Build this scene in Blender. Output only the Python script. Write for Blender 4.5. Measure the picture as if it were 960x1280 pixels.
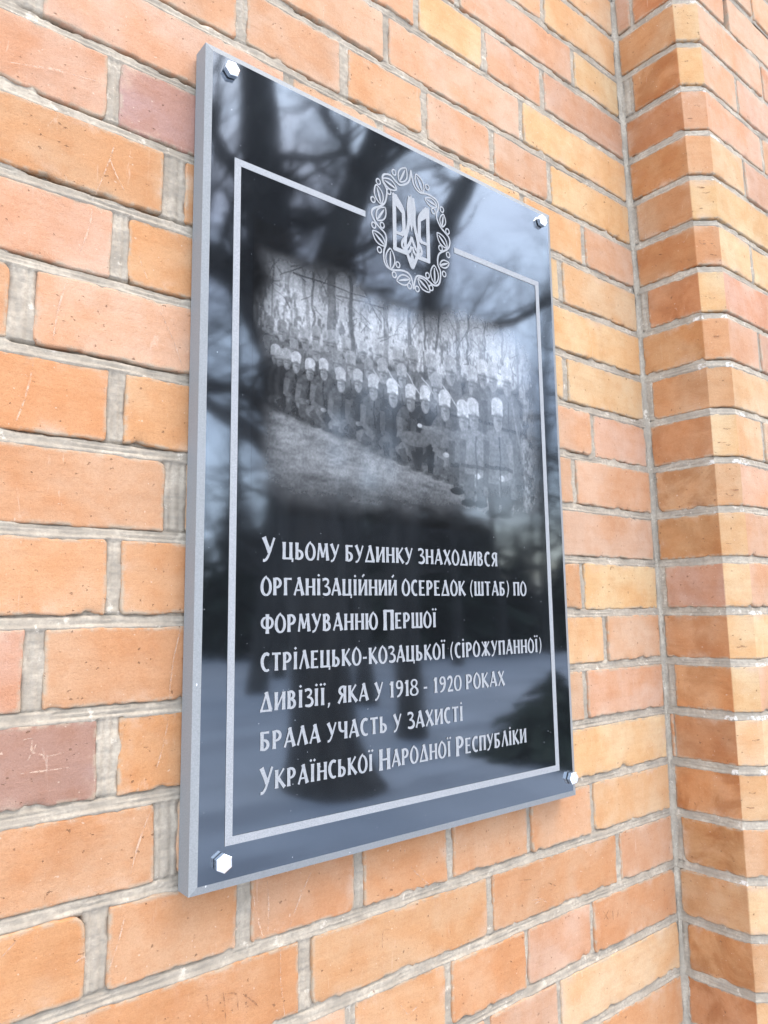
import bpy, math, random
import numpy as np

for _o in list(bpy.data.objects):
    bpy.data.objects.remove(_o)
SC = bpy.context.scene
COL = SC.collection

# ------------------------------------------------------------------ camera
Z0 = 1.30                      # height of the plaque's lower edge above the ground
cam_d = bpy.data.cameras.new('camera')
cam_d.sensor_fit = 'VERTICAL'
cam_d.sensor_height = 24.0
cam_d.lens = 24.0 * 929.168 / 1280.0
cam_d.clip_start = 0.02
cam_d.clip_end = 2000.0
cam = bpy.data.objects.new('camera', cam_d)
COL.objects.link(cam)
from mathutils import Matrix, Vector
CAM = (-0.28579, -0.61857, 0.23549 + Z0)
R = ((0.7778435, -0.0736871, -0.6241231), (-0.6283131, -0.1125060, -0.7697825), (-0.0134945, 0.9909150, -0.1338107))
cam.matrix_world = Matrix([[*R[0], CAM[0]], [*R[1], CAM[1]], [*R[2], CAM[2]], [0, 0, 0, 1]])
SC.camera = cam

# ------------------------------------------------------------------ sky, sun, exposure
SUN_AZ, SUN_EL = 32.0, 60.0    # azimuth from -y towards +x
w = bpy.data.worlds.new('World')
SC.world = w
w.use_nodes = True
nt = w.node_tree
nt.nodes.clear()
sky = nt.nodes.new('ShaderNodeTexSky')
sky.sky_type = 'NISHITA'
sky.sun_disc = False
sky.sun_elevation = math.radians(SUN_EL)
sky.sun_rotation = math.radians(180.0 - SUN_AZ)
sky.air_density = 1.0
sky.dust_density = 3.0
sky.ozone_density = 1.0
hs = nt.nodes.new('ShaderNodeHueSaturation')
hs.inputs['Saturation'].default_value = 1.10
bg = nt.nodes.new('ShaderNodeBackground')
bg.inputs['Strength'].default_value = 0.15
wo = nt.nodes.new('ShaderNodeOutputWorld')
nt.links.new(sky.outputs[0], hs.inputs['Color'])
tc = nt.nodes.new('ShaderNodeTexCoord')
cl = nt.nodes.new('ShaderNodeTexNoise')
cl.inputs['Scale'].default_value = 2.3
cl.inputs['Detail'].default_value = 5.0
cl.inputs['Roughness'].default_value = 0.55
mp = nt.nodes.new('ShaderNodeMapping')
mp.inputs['Scale'].default_value = (1.0, 1.0, 2.2)
mp.inputs['Location'].default_value = (0.35, 0.2, 0.6)
cr = nt.nodes.new('ShaderNodeMapRange')
cr.interpolation_type = 'SMOOTHSTEP'
cr.inputs['From Min'].default_value = 0.36
cr.inputs['From Max'].default_value = 0.66
cr.inputs['To Max'].default_value = 0.80
mx = nt.nodes.new('ShaderNodeMix')
mx.data_type = 'RGBA'
mx.inputs[7].default_value = (8.6, 9.9, 11.8, 1.0)      # lit haze cloud
nt.links.new(tc.outputs['Generated'], mp.inputs['Vector'])
nt.links.new(mp.outputs[0], cl.inputs['Vector'])
nt.links.new(cl.outputs['Fac'], cr.inputs['Value'])
nt.links.new(cr.outputs[0], mx.inputs[0])
nt.links.new(hs.outputs[0], mx.inputs[6])
nt.links.new(mx.outputs[2], bg.inputs[0])
nt.links.new(bg.outputs[0], wo.inputs[0])

sd = bpy.data.lights.new('sun', 'SUN')
sd.energy = 0.5
sd.angle = math.radians(30)
sd.color = (1.0, 0.88, 0.74)
so = bpy.data.objects.new('sun', sd)
COL.objects.link(so)
_az, _el = math.radians(SUN_AZ), math.radians(SUN_EL)
to_sun = Vector((math.sin(_az) * math.cos(_el), -math.cos(_az) * math.cos(_el), math.sin(_el)))
so.rotation_euler = to_sun.to_track_quat('Z', 'Y').to_euler()
so.location = (3, -8, 12)

vs = SC.view_settings
vs.view_transform = 'Standard'
vs.look = 'None'
vs.gamma = 1.0
vs.use_curve_mapping = False
vs.exposure = 1.9

# ------------------------------------------------------------------ helpers
def link(o, parent=None):
    COL.objects.link(o)
    if parent is not None:
        o.parent = parent
    return o

def tag(o, label=None, cat=None, group=None, kind=None):
    for k, v in (('label', label), ('category', cat), ('group', group), ('kind', kind)):
        if v:
            o[k] = v
    return o

def thing(name, loc, label, cat, group=None):
    o = bpy.data.objects.new(name, None)
    o.empty_display_size = 0.1
    o.location = loc
    link(o)
    return tag(o, label, cat, group)

def mesh_obj(name, verts, faces, mats, parent=None, midx=None, smooth=False, attrs=None, off=(0, 0, 0)):
    v = np.asarray(verts, dtype=np.float64) - np.asarray(off, dtype=np.float64)
    me = bpy.data.meshes.new(name)
    if isinstance(faces, np.ndarray) and faces.ndim == 2:
        nf, k = faces.shape
        me.vertices.add(len(v))
        me.vertices.foreach_set('co', v.astype(np.float32).ravel())
        me.loops.add(nf * k)
        me.loops.foreach_set('vertex_index', faces.astype(np.int32).ravel())
        me.polygons.add(nf)
        me.polygons.foreach_set('loop_start', (np.arange(nf) * k).astype(np.int32))
        me.update(calc_edges=True)
    else:
        me.from_pydata([tuple(map(float, q)) for q in v], [], [tuple(map(int, f)) for f in faces])
    for m in (mats if isinstance(mats, (list, tuple)) else [mats]):
        me.materials.append(m)
    n = len(me.polygons)
    if midx is not None:
        me.polygons.foreach_set('material_index', np.asarray(midx, dtype=np.int32))
    me.polygons.foreach_set('use_smooth', np.full(n, bool(smooth)) if not isinstance(smooth, np.ndarray) else smooth)
    if attrs:
        for an, (typ, arr) in attrs.items():
            a = me.attributes.new(an, typ, 'POINT')
            key = {'FLOAT': 'value', 'FLOAT_COLOR': 'color', 'FLOAT_VECTOR': 'vector'}[typ]
            a.data.foreach_set(key, np.asarray(arr, dtype=np.float32).ravel())
    me.update()
    return link(bpy.data.objects.new(name, me), parent)

class N:                       # small node-tree writer
    def __init__(self, name):
        self.m = bpy.data.materials.new(name)
        self.m.use_nodes = True
        self.t = self.m.node_tree
        self.b = self.t.nodes['Principled BSDF']
    def new(self, typ, **kw):
        n = self.t.nodes.new(typ)
        for k, v in kw.items():
            setattr(n, k, v)
        return n
    def put(self, sock, v):
        if hasattr(v, 'is_output') or isinstance(v, bpy.types.NodeSocket):
            self.t.links.new(v, sock)
        else:
            sock.default_value = v
    def attr(self, name, out='Color'):
        return self.new('ShaderNodeAttribute', attribute_name=name).outputs[out]
    def noise(self, vec, scale, detail=3.0, rough=0.55, out='Fac', dist=0.0):
        n = self.new('ShaderNodeTexNoise')
        self.put(n.inputs['Vector'], vec)
        n.inputs['Scale'].default_value = scale
        n.inputs['Detail'].default_value = detail
        n.inputs['Roughness'].default_value = rough
        n.inputs['Distortion'].default_value = dist
        return n.outputs[out]
    def ramp(self, v, a, b, lo=0.0, hi=1.0):
        n = self.new('ShaderNodeMapRange', interpolation_type='SMOOTHSTEP')
        self.put(n.inputs['Value'], v)
        n.inputs['From Min'].default_value = a
        n.inputs['From Max'].default_value = b
        n.inputs['To Min'].default_value = lo
        n.inputs['To Max'].default_value = hi
        return n.outputs[0]
    def math(self, op, a, b=None):
        n = self.new('ShaderNodeMath', operation=op)
        self.put(n.inputs[0], a)
        if b is not None:
            self.put(n.inputs[1], b)
        return n.outputs[0]
    def mix(self, f, a, b, mode='MIX'):
        n = self.new('ShaderNodeMix', data_type='RGBA', blend_type=mode)
        self.put(n.inputs[0], f)
        self.put(n.inputs[6], a)
        self.put(n.inputs[7], b)
        return n.outputs[2]
    def scale(self, vec, s):
        n = self.new('ShaderNodeVectorMath', operation='MULTIPLY')
        self.put(n.inputs[0], vec)
        n.inputs[1].default_value = s
        return n.outputs[0]
    def bump(self, h, dist, strength=1.0, nrm=None):
        n = self.new('ShaderNodeBump')
        self.put(n.inputs['Height'], h)
        n.inputs['Distance'].default_value = dist
        n.inputs['Strength'].default_value = strength
        if nrm is not None:
            self.put(n.inputs['Normal'], nrm)
        return n.outputs[0]
    def obj(self):
        return self.new('ShaderNodeTexCoord').outputs['Object']
    def set(self, **kw):
        for k, v in kw.items():
            self.put(self.b.inputs[k.replace('_', ' ')], v)
        return self.m

def C(r, g, b):
    return (r, g, b, 1.0)

# ------------------------------------------------------------------ materials
def mat_brick():
    n = N('fired_brick')
    p = n.attr('bp', 'Vector')
    tint = n.attr('tint')
    edge = n.attr('edge', 'Fac')
    stain = n.attr('stain', 'Fac')
    big = n.noise(p, 11, 2.5, 0.5, dist=0.4)
    mid = n.noise(p, 48, 4, 0.6)
    fine = n.noise(p, 330, 3, 0.6)
    drag = n.noise(n.scale(p, (9, 150, 1)), 1.0, 3, 0.6)
    c = n.mix(n.ramp(big, 0.36, 0.64), tint, n.mix(1.0, tint, C(1.03, 1.20, 1.42), 'MULTIPLY'))
    c = n.mix(n.ramp(mid, 0.42, 0.66, 0, 0.55), c, n.mix(1.0, c, C(0.93, 0.82, 0.72), 'MULTIPLY'))
    c = n.mix(n.ramp(drag, 0.45, 0.7, 0, 0.30), c, n.mix(1.0, c, C(0.86, 0.82, 0.78), 'MULTIPLY'))
    c = n.mix(n.ramp(fine, 0.3, 0.7, 0, 0.35), c, n.mix(1.0, c, C(0.84, 0.80, 0.77), 'MULTIPLY'))
    # lime haze, thicker near the edges
    hz = n.math('MULTIPLY', n.ramp(n.noise(p, 22, 5, 0.65), 0.50, 0.72), n.ramp(edge, 0.0, 0.016, 0.75, 0.10))
    c = n.mix(hz, c, C(0.52, 0.36, 0.25))
    # grey mortar film right at the border
    ed = n.math('MULTIPLY', n.ramp(n.noise(p, 90, 4, 0.6), 0.40, 0.62), n.ramp(edge, 0.0005, 0.0048, 0.85, 0.0))
    c = n.mix(ed, c, C(0.38, 0.30, 0.21))
    # soot along broken arrises
    so_ = n.math('MULTIPLY', n.ramp(n.noise(p, 70, 4, 0.7), 0.58, 0.74), n.ramp(edge, 0.0, 0.004, 0.40, 0.0))
    c = n.mix(so_, c, C(0.20, 0.12, 0.07))
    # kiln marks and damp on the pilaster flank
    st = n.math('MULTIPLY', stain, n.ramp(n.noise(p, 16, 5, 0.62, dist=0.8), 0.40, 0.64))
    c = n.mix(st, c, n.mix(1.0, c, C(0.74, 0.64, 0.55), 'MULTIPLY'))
    # pits and pale grains
    pit = n.ramp(n.noise(p, 190, 2, 0.5), 0.70, 0.76)
    c = n.mix(n.math('MULTIPLY', pit, 0.6), c, C(0.16, 0.08, 0.04))
    gr = n.ramp(n.noise(n.scale(p, (1, 1, 3)), 260, 1, 0.5), 0.74, 0.80)
    c = n.mix(n.math('MULTIPLY', gr, 0.45), c, C(0.62, 0.48, 0.36))
    ob = n.obj()
    gm = n.ramp(n.noise(n.scale(ob, (7, 7, 1.6)), 1.0, 5, 0.6), 0.46, 0.72, 0, 0.34)
    c = n.mix(gm, c, n.mix(1.0, c, C(0.72, 0.66, 0.60), 'MULTIPLY'))
    g2 = n.ramp(n.noise(p, 900, 2, 0.7), 0.35, 0.72, 0, 0.42)
    c = n.mix(g2, c, n.mix(1.0, c, C(0.78, 0.72, 0.66), 'MULTIPLY'))
    # faint pale scuffs
    sc = n.ramp(n.noise(n.scale(p, (60, 9, 1)), 1.0, 5, 0.7, dist=1.5), 0.64, 0.72, 0, 0.22)
    c = n.mix(sc, c, C(0.66, 0.52, 0.40))
    h = n.math('ADD', n.math('MULTIPLY', mid, 0.6), n.math('MULTIPLY', fine, 0.28))
    h = n.math('ADD', h, n.math('MULTIPLY', drag, 0.20))
    h = n.math('SUBTRACT', h, n.math('MULTIPLY', pit, 0.6))
    h = n.math('ADD', h, n.math('MULTIPLY', n.noise(p, 800, 3, 0.7), 0.30))
    return n.set(Base_Color=c, Roughness=0.88, Specular_IOR_Level=0.25, Normal=n.bump(h, 0.0015, 0.9))

def mat_mortar():
    n = N('lime_mortar')
    p = n.attr('bp', 'Vector')
    eff = n.attr('edge', 'Fac')
    a = n.noise(p, 26, 4, 0.6)
    b = n.noise(p, 260, 4, 0.65)
    s = n.noise(n.scale(p, (14, 220, 60)), 1.0, 3, 0.6)
    c = n.mix(n.ramp(a, 0.35, 0.68), C(0.31, 0.256, 0.190), C(0.45, 0.374, 0.280))
    c = n.mix(n.ramp(b, 0.35, 0.70, 0, 0.6), c, C(0.25, 0.208, 0.160))
    c = n.mix(n.ramp(s, 0.5, 0.72, 0, 0.45), c, C(0.23, 0.198, 0.158))
    c = n.mix(n.ramp(n.noise(p, 55, 5, 0.7), 0.60, 0.68, 0, 0.8), c, C(0.56, 0.475, 0.37))
    c = n.mix(n.math('MULTIPLY', n.ramp(eff, 0.30, 0.7, 0, 0.9), n.ramp(n.noise(p, 120, 4, 0.7), 0.42, 0.58)), c, C(0.66, 0.60, 0.52))
    h = n.math('ADD', n.math('MULTIPLY', b, 0.6), n.math('MULTIPLY', s, 0.6))
    return n.set(Base_Color=c, Roughness=0.93, Specular_IOR_Level=0.2, Normal=n.bump(h, 0.0010, 0.9))

def mat_scratch():
    n = N('pale_scratch')
    return n.set(Base_Color=C(0.56, 0.39, 0.27), Roughness=0.9, Alpha=n.ramp(n.noise(n.obj(), 150, 4, 0.7), 0.38, 0.66, 0.0, 0.62))

def mat_groove():
    n = N('scored_brick')
    return n.set(Base_Color=C(0.22, 0.095, 0.04), Roughness=0.95, Alpha=n.ramp(n.noise(n.obj(), 200, 3, 0.6), 0.40, 0.6, 0.1, 0.7))

def mat_granite():
    n = N('polished_black_granite')
    o = n.obj()
    f = n.noise(o, 900, 2, 0.6)
    c = n.mix(n.ramp(f, 0.5, 0.75), C(0.006, 0.0065, 0.007), C(0.016, 0.017, 0.018))
    c = n.mix(n.ramp(n.noise(o, 380, 1, 0.5), 0.775, 0.80), c, C(0.35, 0.36, 0.37))
    nr = n.bump(n.noise(o, 7, 2, 0.5), 0.0010, 0.35)
    return n.set(Base_Color=c, Roughness=0.055, IOR=2.3, Specular_Tint=C(0.80, 0.90, 1.0), Normal=nr)

def mat_picture():
    n = N('laser_engraved_granite')
    o = n.obj()
    g = n.noise(o, 1300, 2, 0.7)
    c = n.mix(1.0, n.attr('pic'), n.mix(g, C(0.72, 0.72, 0.72), C(1.2, 1.2, 1.2)), 'MULTIPLY')
    nr = n.bump(n.noise(o, 7, 2, 0.5), 0.0010, 0.35)
    return n.set(Base_Color=c, Roughness=n.ramp(n.attr('eng', 'Fac'), 0.0, 1.0, 0.055, 0.085), IOR=n.ramp(n.attr('eng', 'Fac'), 0.0, 1.0, 2.3, 1.85), Specular_Tint=C(0.80, 0.90, 1.0), Normal=nr)

def mat_frost(name='frosted_engraving', base=0.275):
    n = N(name)
    g = n.noise(n.obj(), 1100, 3, 0.7)
    c = n.mix(n.ramp(g, 0.3, 0.7), C(base * 0.80, base * 0.81, base * 0.81), C(base * 1.14, base * 1.13, base * 1.11))
    return n.set(Base_Color=c, Roughness=0.62, Specular_IOR_Level=0.35)

def mat_sawn():
    n = N('honed_grey_granite')
    o = n.obj()
    a = n.noise(o, 700, 3, 0.7)
    l = n.noise(o, 9, 3, 0.6)
    c = n.mix(n.ramp(a, 0.3, 0.75), C(0.205, 0.205, 0.197), C(0.262, 0.262, 0.25))
    c = n.mix(n.ramp(l, 0.45, 0.7, 0, 0.5), c, C(0.24, 0.245, 0.245))
    c = n.mix(n.ramp(n.noise(n.scale(o, (1, 1, 0.45)), 110, 2, 0.5), 0.75, 0.765), c, C(0.70, 0.68, 0.65))
    return n.set(Base_Color=c, Roughness=0.62, Specular_IOR_Level=0.22, Normal=n.bump(a, 0.0003, 0.5))

def mat_chrome():
    n = N('zinc_bolt')
    g = n.noise(n.obj(), 500, 2, 0.5)
    return n.set(Base_Color=C(0.93, 0.93, 0.92), Metallic=1.0, Roughness=n.ramp(g, 0.3, 0.7, 0.12, 0.24))

def mat_snow():
    n = N('snow')
    o = n.obj()
    a = n.noise(o, 0.5, 5, 0.6)
    c = n.mix(n.ramp(a, 0.4, 0.7), C(0.44, 0.47, 0.52), C(0.58, 0.61, 0.66))
    c = n.mix(n.ramp(n.noise(n.scale(o, (0.35, 1.6, 1)), 1.0, 4, 0.6), 0.48, 0.64, 0, 0.8), c, C(0.28, 0.30, 0.34))
    return n.set(Base_Color=c, Roughness=0.8, Normal=n.bump(a, 0.25, 0.7))

def mat_bark():
    n = N('dark_bark')
    o = n.obj()
    a = n.noise(n.scale(o, (9, 9, 1.6)), 1.0, 5, 0.65)
    c = n.mix(n.ramp(a, 0.35, 0.65), C(0.035, 0.031, 0.028), C(0.11, 0.098, 0.085))
    return n.set(Base_Color=c, Roughness=0.95, Normal=n.bump(a, 0.05, 0.8))

def mat_twig():
    n = N('bare_twigs')
    return n.set(Base_Color=n.mix(n.noise(n.obj(), 3, 2), C(0.022, 0.018, 0.016), C(0.05, 0.041, 0.035)), Roughness=0.95)

def mat_needle():
    n = N('spruce_needles')
    return n.set(Base_Color=n.mix(n.noise(n.obj(), 2.2, 3), C(0.014, 0.026, 0.016), C(0.04, 0.06, 0.034)), Roughness=0.9)

M_BRICK, M_MORTAR, M_SCR, M_GRV = mat_brick(), mat_mortar(), mat_scratch(), mat_groove()
M_GRAN, M_PIC, M_FROST, M_SAWN, M_BOLT = mat_granite(), mat_picture(), mat_frost(), mat_sawn(), mat_chrome()
M_SNOW, M_BARK, M_TWIG, M_NEEDLE = mat_snow(), mat_bark(), mat_twig(), mat_needle()

# ------------------------------------------------------------------ noise in numpy
def n1(x, f, seed):
    x = np.asarray(x, float) * f
    i = np.floor(x).astype(int)
    t = x - i
    t = t * t * (3 - 2 * t)
    def h(k):
        return np.abs(np.sin((k + 1000) * 127.1 + seed * 311.7) * 43758.5453) % 1.0
    return h(i) * (1 - t) + h(i + 1) * t

def n2(x, y, f, seed):
    x = np.asarray(x, float) * f
    y = np.asarray(y, float) * f
    i, j = np.floor(x).astype(int), np.floor(y).astype(int)
    u, v = x - i, y - j
    u, v = u * u * (3 - 2 * u), v * v * (3 - 2 * v)
    def h(a, b):
        return np.abs(np.sin((a + 500) * 127.1 + (b + 500) * 269.5 + seed * 74.7) * 43758.5453) % 1.0
    return (h(i, j) * (1 - u) + h(i + 1, j) * u) * (1 - v) + (h(i, j + 1) * (1 - u) + h(i + 1, j + 1) * u) * v

def sstep(a, b, x):
    t = np.clip((x - a) / (b - a), 0, 1)
    return t * t * (3 - 2 * t)

# ------------------------------------------------------------------ the setting: snow-covered ground
def make_ground():
    def axis(lo, hi, step, far):
        near = np.arange(lo, hi + 1e-6, step)
        out = np.array([4, 10, 20, 40, 80, 160, 320, 600.0])
        return np.concatenate([lo - out[::-1], near, hi + out])
    X, Y = np.meshgrid(axis(-14, 40, 0.6, 0), axis(-46, 1, 0.6, 0), indexing='ij')
    Zg = (n2(X, Y, 0.35, 3) - .5) * .10 + (n2(X, Y, 1.1, 4) - .5) * .05
    Zg *= sstep(-0.3, -3.0, Y)
    a, b = X.shape
    idx = np.arange(a * b).reshape(a, b)
    F = np.stack([idx[:-1, :-1], idx[1:, :-1], idx[1:, 1:], idx[:-1, 1:]], -1).reshape(-1, 4)
    o = mesh_obj('ground', np.stack([X, Y, Zg], -1).reshape(-1, 3), F, M_SNOW, smooth=True)
    tag(o, 'snow covered ground in front of the brick building', 'ground', kind='structure')
make_ground()

# ------------------------------------------------------------------ brickwork
YW = 0.026                     # brick faces of the wall, measured behind the plaque's face (y = 0)
PITCH = 0.07511
def zline(r):                  # centre of the bed joint under course r (local heights, 0 = plaque's lower edge)
    return 0.7568 - PITCH * r

def lin(c):
    c = np.array(c, float) / 255.0
    return np.where(c <= 0.04045, c / 12.92, ((c + 0.055) / 1.055) ** 2.4)
PAL = {'O': (222, 160, 108), 'o': (227, 166, 117), 'P': (230, 178, 142), 'p': (236, 189, 152), 'Y': (250, 204, 142), 'y': (250, 208, 150),
       'R': (216, 159, 128), 'M': (184, 149, 134), 'm': (192, 148, 128), 'B': (214, 138, 78), 'b': (206, 130, 78), 'S': (222, 155, 100)}
ALB = 0.62
def tint_of(k, rng):
    c = lin(np.array(PAL[k]) * .54 + np.array((229, 169, 121)) * .46) * ALB if k not in 'Mm' else lin((196, 150, 128)) * ALB
    return np.clip(c * (1 + (rng.rand() - .5) * .12) * (1 + (rng.rand(3) - .5) * .05), 0.01, 0.9)

class Masonry:
    def __init__(self, mapf):
        self.mapf = mapf
        self.v, self.f, self.mi, self.sm = [], [], [], []
        self.tint, self.bp, self.edge, self.stain = [], [], [], []
        self.n = 0
    def add(self, P, F, mi, tint, bp, edge, stain, smooth=True):
        k = len(P)
        self.v.append(P); self.f.append(F + self.n); self.n += k
        self.mi.append(np.full(len(F), mi)); self.sm.append(np.full(len(F), smooth))
        t = np.ones((k, 4)); t[:, :3] = tint
        self.tint.append(t); self.bp.append(bp)
        self.edge.append(np.broadcast_to(edge, (k,)).copy()); self.stain.append(np.broadcast_to(stain, (k,)).copy())
    def brick(self, s0, s1, z0, z1, tint, seed, fine=True, bends=(), stain=0.0, tintf=None, rough=1.0, corners=None):
        rng = np.random.RandomState(seed % 100003)
        if fine:
            eo = np.array([0, .0006, .0014, .0026, .0045, .0075, .012]); step = .0042
        else:
            eo = np.array([0, .0015, .005]); step = .05
        def samples(a, b, st):
            e = eo[eo < (b - a) * .45]
            k = max(1, int((b - a - 2 * e[-1]) / st))
            return np.concatenate([a + e, np.linspace(a + e[-1], b - e[-1], k + 2)[1:-1], (b - e)[::-1]])
        U = samples(s0, s1, step if fine else step)
        for bd in bends:
            if s0 + .004 < bd < s1 - .004:
                U = U[np.abs(U - bd) > .0028]
                U = np.sort(np.concatenate([U, bd + np.array([-.0022, -.0011, 0, .0011, .0022])]))
        V = samples(z0, z1, .006 if fine else .03)
        S, Z = np.meshgrid(U, V, indexing='ij')
        eL, eR, eB, eT = S - s0, s1 - S, Z - z0, z1 - Z
        e = np.minimum(np.minimum(eL, eR), np.minimum(eB, eT))
        S2, Z2 = S.copy(), Z.copy()
        cr = corners or [.0015 + .004 * rng.rand() ** 2 + (.009 * rng.rand() if rng.rand() < .12 else 0) for _ in range(4)]
        for (cx, sx, cz, sz), r in zip(((s0, 1, z0, 1), (s1, -1, z0, 1), (s0, 1, z1, -1), (s1, -1, z1, -1)), cr):
            qx, qz = cx + sx * r - S, cz + sz * r - Z
            m = (qx * sx > 0) & (qz * sz > 0) & (np.abs(S - cx) <= r) & (np.abs(Z - cz) <= r)
            mx = np.maximum(np.abs(qx), np.abs(qz)); L = np.hypot(qx, qz) + 1e-9
            k = np.where(m, mx / L, 1.0)
            S2 = np.where(m, cx + sx * r - qx * k, S2)
            Z2 = np.where(m, cz + sz * r - qz * k, Z2)
        chip = np.zeros_like(S)
        if fine:
            def edge_noise(t, sd, a, chipk):
                x = (n1(t, 330, sd) - .5) * .0007 * a + (n1(t, 95, sd + 1) - .5) * .0013 * a + (n1(t, 30, sd + 2) - .5) * .0016 * a
                c = np.maximum(0, n1(t, 62, sd + 3) * .7 + n1(t, 190, sd + 4) * .3 - chipk) * .011
                return x, c
            sd = seed * 7 % 9973
            for (t, dist, ax, sg, a, ck) in ((S, eB, 1, 1, rough, .66), (S, eT, 1, -1, .85 * rough, .80), (Z, eL, 0, 1, .8 * rough, .82), (Z, eR, 0, -1, .8 * rough, .82)):
                x, c = edge_noise(t, sd, a, ck); sd += 11
                wgt = np.exp(-dist / .0055)
                if ax: Z2 += sg * (x + c) * wgt
                else: S2 += sg * (x + c) * wgt
                chip = np.maximum(chip, c * np.exp(-dist / .0035))
        rr = .0017 if fine else .002
        q = np.clip(e / rr, 0, 1)
        D = rr * (1 - np.sqrt(np.clip(1 - (1 - q) ** 2, 0, 1))) * .9 + chip * 1.1
        D += (rng.rand() - .5) * .0022 + (S - (s0 + s1) / 2) * (rng.rand() - .5) * .010 + (Z - (z0 + z1) / 2) * (rng.rand() - .5) * .022
        if fine:
            D += (n2(S, Z, 36, seed % 977) - .5) * .0009 + (n2(S, Z, 110, seed % 977 + 5) - .5) * .0005
        a, b = S.shape
        idx = np.arange(a * b).reshape(a, b)
        F = np.stack([idx[:-1, :-1], idx[1:, :-1], idx[1:, 1:], idx[:-1, 1:]], -1).reshape(-1, 4)
        ring = np.concatenate([idx[:, 0], idx[-1, 1:], idx[-2::-1, -1], idx[0, -2:0:-1]])
        s_all = np.concatenate([S2.ravel(), S2.ravel()[ring]]); z_all = np.concatenate([Z2.ravel(), Z2.ravel()[ring]])
        d_all = np.concatenate([D.ravel(), np.full(len(ring), .0155)])
        k = len(ring); o = a * b
        j = np.arange(k); j2 = (j + 1) % k
        SF = np.stack([ring[j2], ring[j], o + j, o + j2], -1)
        P = self.mapf(s_all, z_all, d_all)
        ofs = rng.rand(3) * 7
        bp = np.stack([s_all - s0 + ofs[0], z_all - z0 + ofs[1], d_all + ofs[2]], -1)
        ee = np.concatenate([e.ravel(), np.zeros(k)])
        tt = np.broadcast_to(tint, (len(P), 3)) if tintf is None else tintf(s_all)
        stn = stain(s_all) if callable(stain) else stain
        self.add(P, np.concatenate([F, SF]), 0, tt, bp, ee, stn)
    def mortar(self, sa, sb, za, zb, rows, ds=.0019, dz=.0014, hw=.0058, gapk=1.0, seed=1, effs=None, bends=()):
        """rows: {r: [(joint centre, half width), ...]} ; bed joint centre under course r at zline(r)"""
        U = np.arange(sa, sb + 1e-9, ds); V = np.arange(za, zb + 1e-9, dz)
        for bd in bends:
            U = np.sort(np.concatenate([U[np.abs(U - bd) > .0026], bd + np.array([-.0022, -.0011, 0, .0011, .0022])]))
        S, Z = np.meshgrid(U, V, indexing='ij')
        wob = (n1(S, 14, seed) - .5) * .0016 + (n1(S, 60, seed + 1) - .5) * .0008
        Zw = Z + wob
        r_f = (0.7568 - Zw) / PITCH
        rb = np.round(r_f)                                   # nearest bed joint
        t = (Zw - (0.7568 - PITCH * rb)) / hw
        rr = np.ceil(r_f - 1e-9).astype(int)                 # course containing the point
        dv = np.full(S.shape, 9.0); wv = np.full(S.shape, .006)
        for r, js in rows.items():
            m = rr == r
            if not m.any() or not js: continue
            for xj, hwj in js:
                q = np.abs(S - xj - (n1(Z, 40, r * 3 + int(xj * 50)) - .5) * .0014)
                upd = m & (q / hwj < dv)
                dv = np.where(upd, q / hwj, dv); wv = np.where(upd, hwj, wv)
        gap = sstep(.34, .66, n1(S, 23, seed + 7 + rb * 0) * .6 + n2(S, rb, 55, seed + 9) * .4) * gapk
        gap = gap * (.35 + .65 * n2(S, Z, 160, seed + 3)) * (.30 + .80 * sstep(.15, .75, Z))
        D = np.full(S.shape, .0014)
        D = np.where(t < -.45, .0014 - .0011 * sstep(-.45, -.90, t) + .0016 * sstep(-.98, -1.30, t), D)
        D += .0013 * np.exp(-((t + .40) / .10) ** 2) * sstep(.3, .6, n1(S, 17, seed + 21))
        D += .0013 * np.exp(-((t - .34) / .10) ** 2)
        D = np.where(t > .36, .0014 + (.0008 + .0115 * gap) * sstep(.40 + .25 * (1 - gap), .80, t), D)
        inb = np.abs(t) < 1.0
        Dv = .0016 + .0014 * np.exp(-((dv - .42) / .12) ** 2) + .0016 * sstep(.72, 1.0, dv) * sstep(.45, .65, n1(Z, 70, seed + 5))
        dvo = (dv - 1) * wv
        Dv = Dv + .0009 * sstep(0, .0012, dvo)
        Dv = np.where(dvo > .0030, .013, Dv)
        bl = np.where(dvo < .0026, sstep(.90, 1.12, np.abs(t)), sstep(1.50, 1.75, np.abs(t)))
        D = D * (1 - bl) + Dv * bl
        D += (n2(S, Z, 55, seed + 11) - .5) * .0016 + (n2(S, Z, 230, seed + 12) - .5) * .0010
        keep_v = (np.abs(t) < 1.95) | (dvo < .0048)
        idx = np.arange(S.size).reshape(S.shape)
        F = np.stack([idx[:-1, :-1], idx[1:, :-1], idx[1:, 1:], idx[:-1, 1:]], -1).reshape(-1, 4)
        F = F[keep_v.ravel()[F].all(1)]
        used = np.unique(F)
        remap = np.full(S.size, -1); remap[used] = np.arange(len(used))
        s, z, d = S.ravel()[used], Z.ravel()[used], D.ravel()[used]
        ef = np.zeros(len(used)) if effs is None else effs(s, z, t.ravel()[used])
        self.add(self.mapf(s, z, d), remap[F], 1, (.4, .38, .34), np.stack([s, z, d], -1), ef, 0.0)
    def sheet(self, sa, sb, za, zb, d=.0022, mi=1):
        us = np.linspace(sa, sb, max(2, int((sb - sa) / .08) + 2)); vz = np.array([za, zb])
        S, Z = np.meshgrid(us, vz, indexing='ij')
        idx = np.arange(S.size).reshape(S.shape)
        F = np.stack([idx[:-1, :-1], idx[1:, :-1], idx[1:, 1:], idx[:-1, 1:]], -1).reshape(-1, 4)
        s, z = S.ravel(), Z.ravel(); dd = np.full(len(s), d)
        self.add(self.mapf(s, z, dd), F, mi, (.4, .38, .34), np.stack([s, z, dd], -1), 0.0, 0.0, False)
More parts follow.
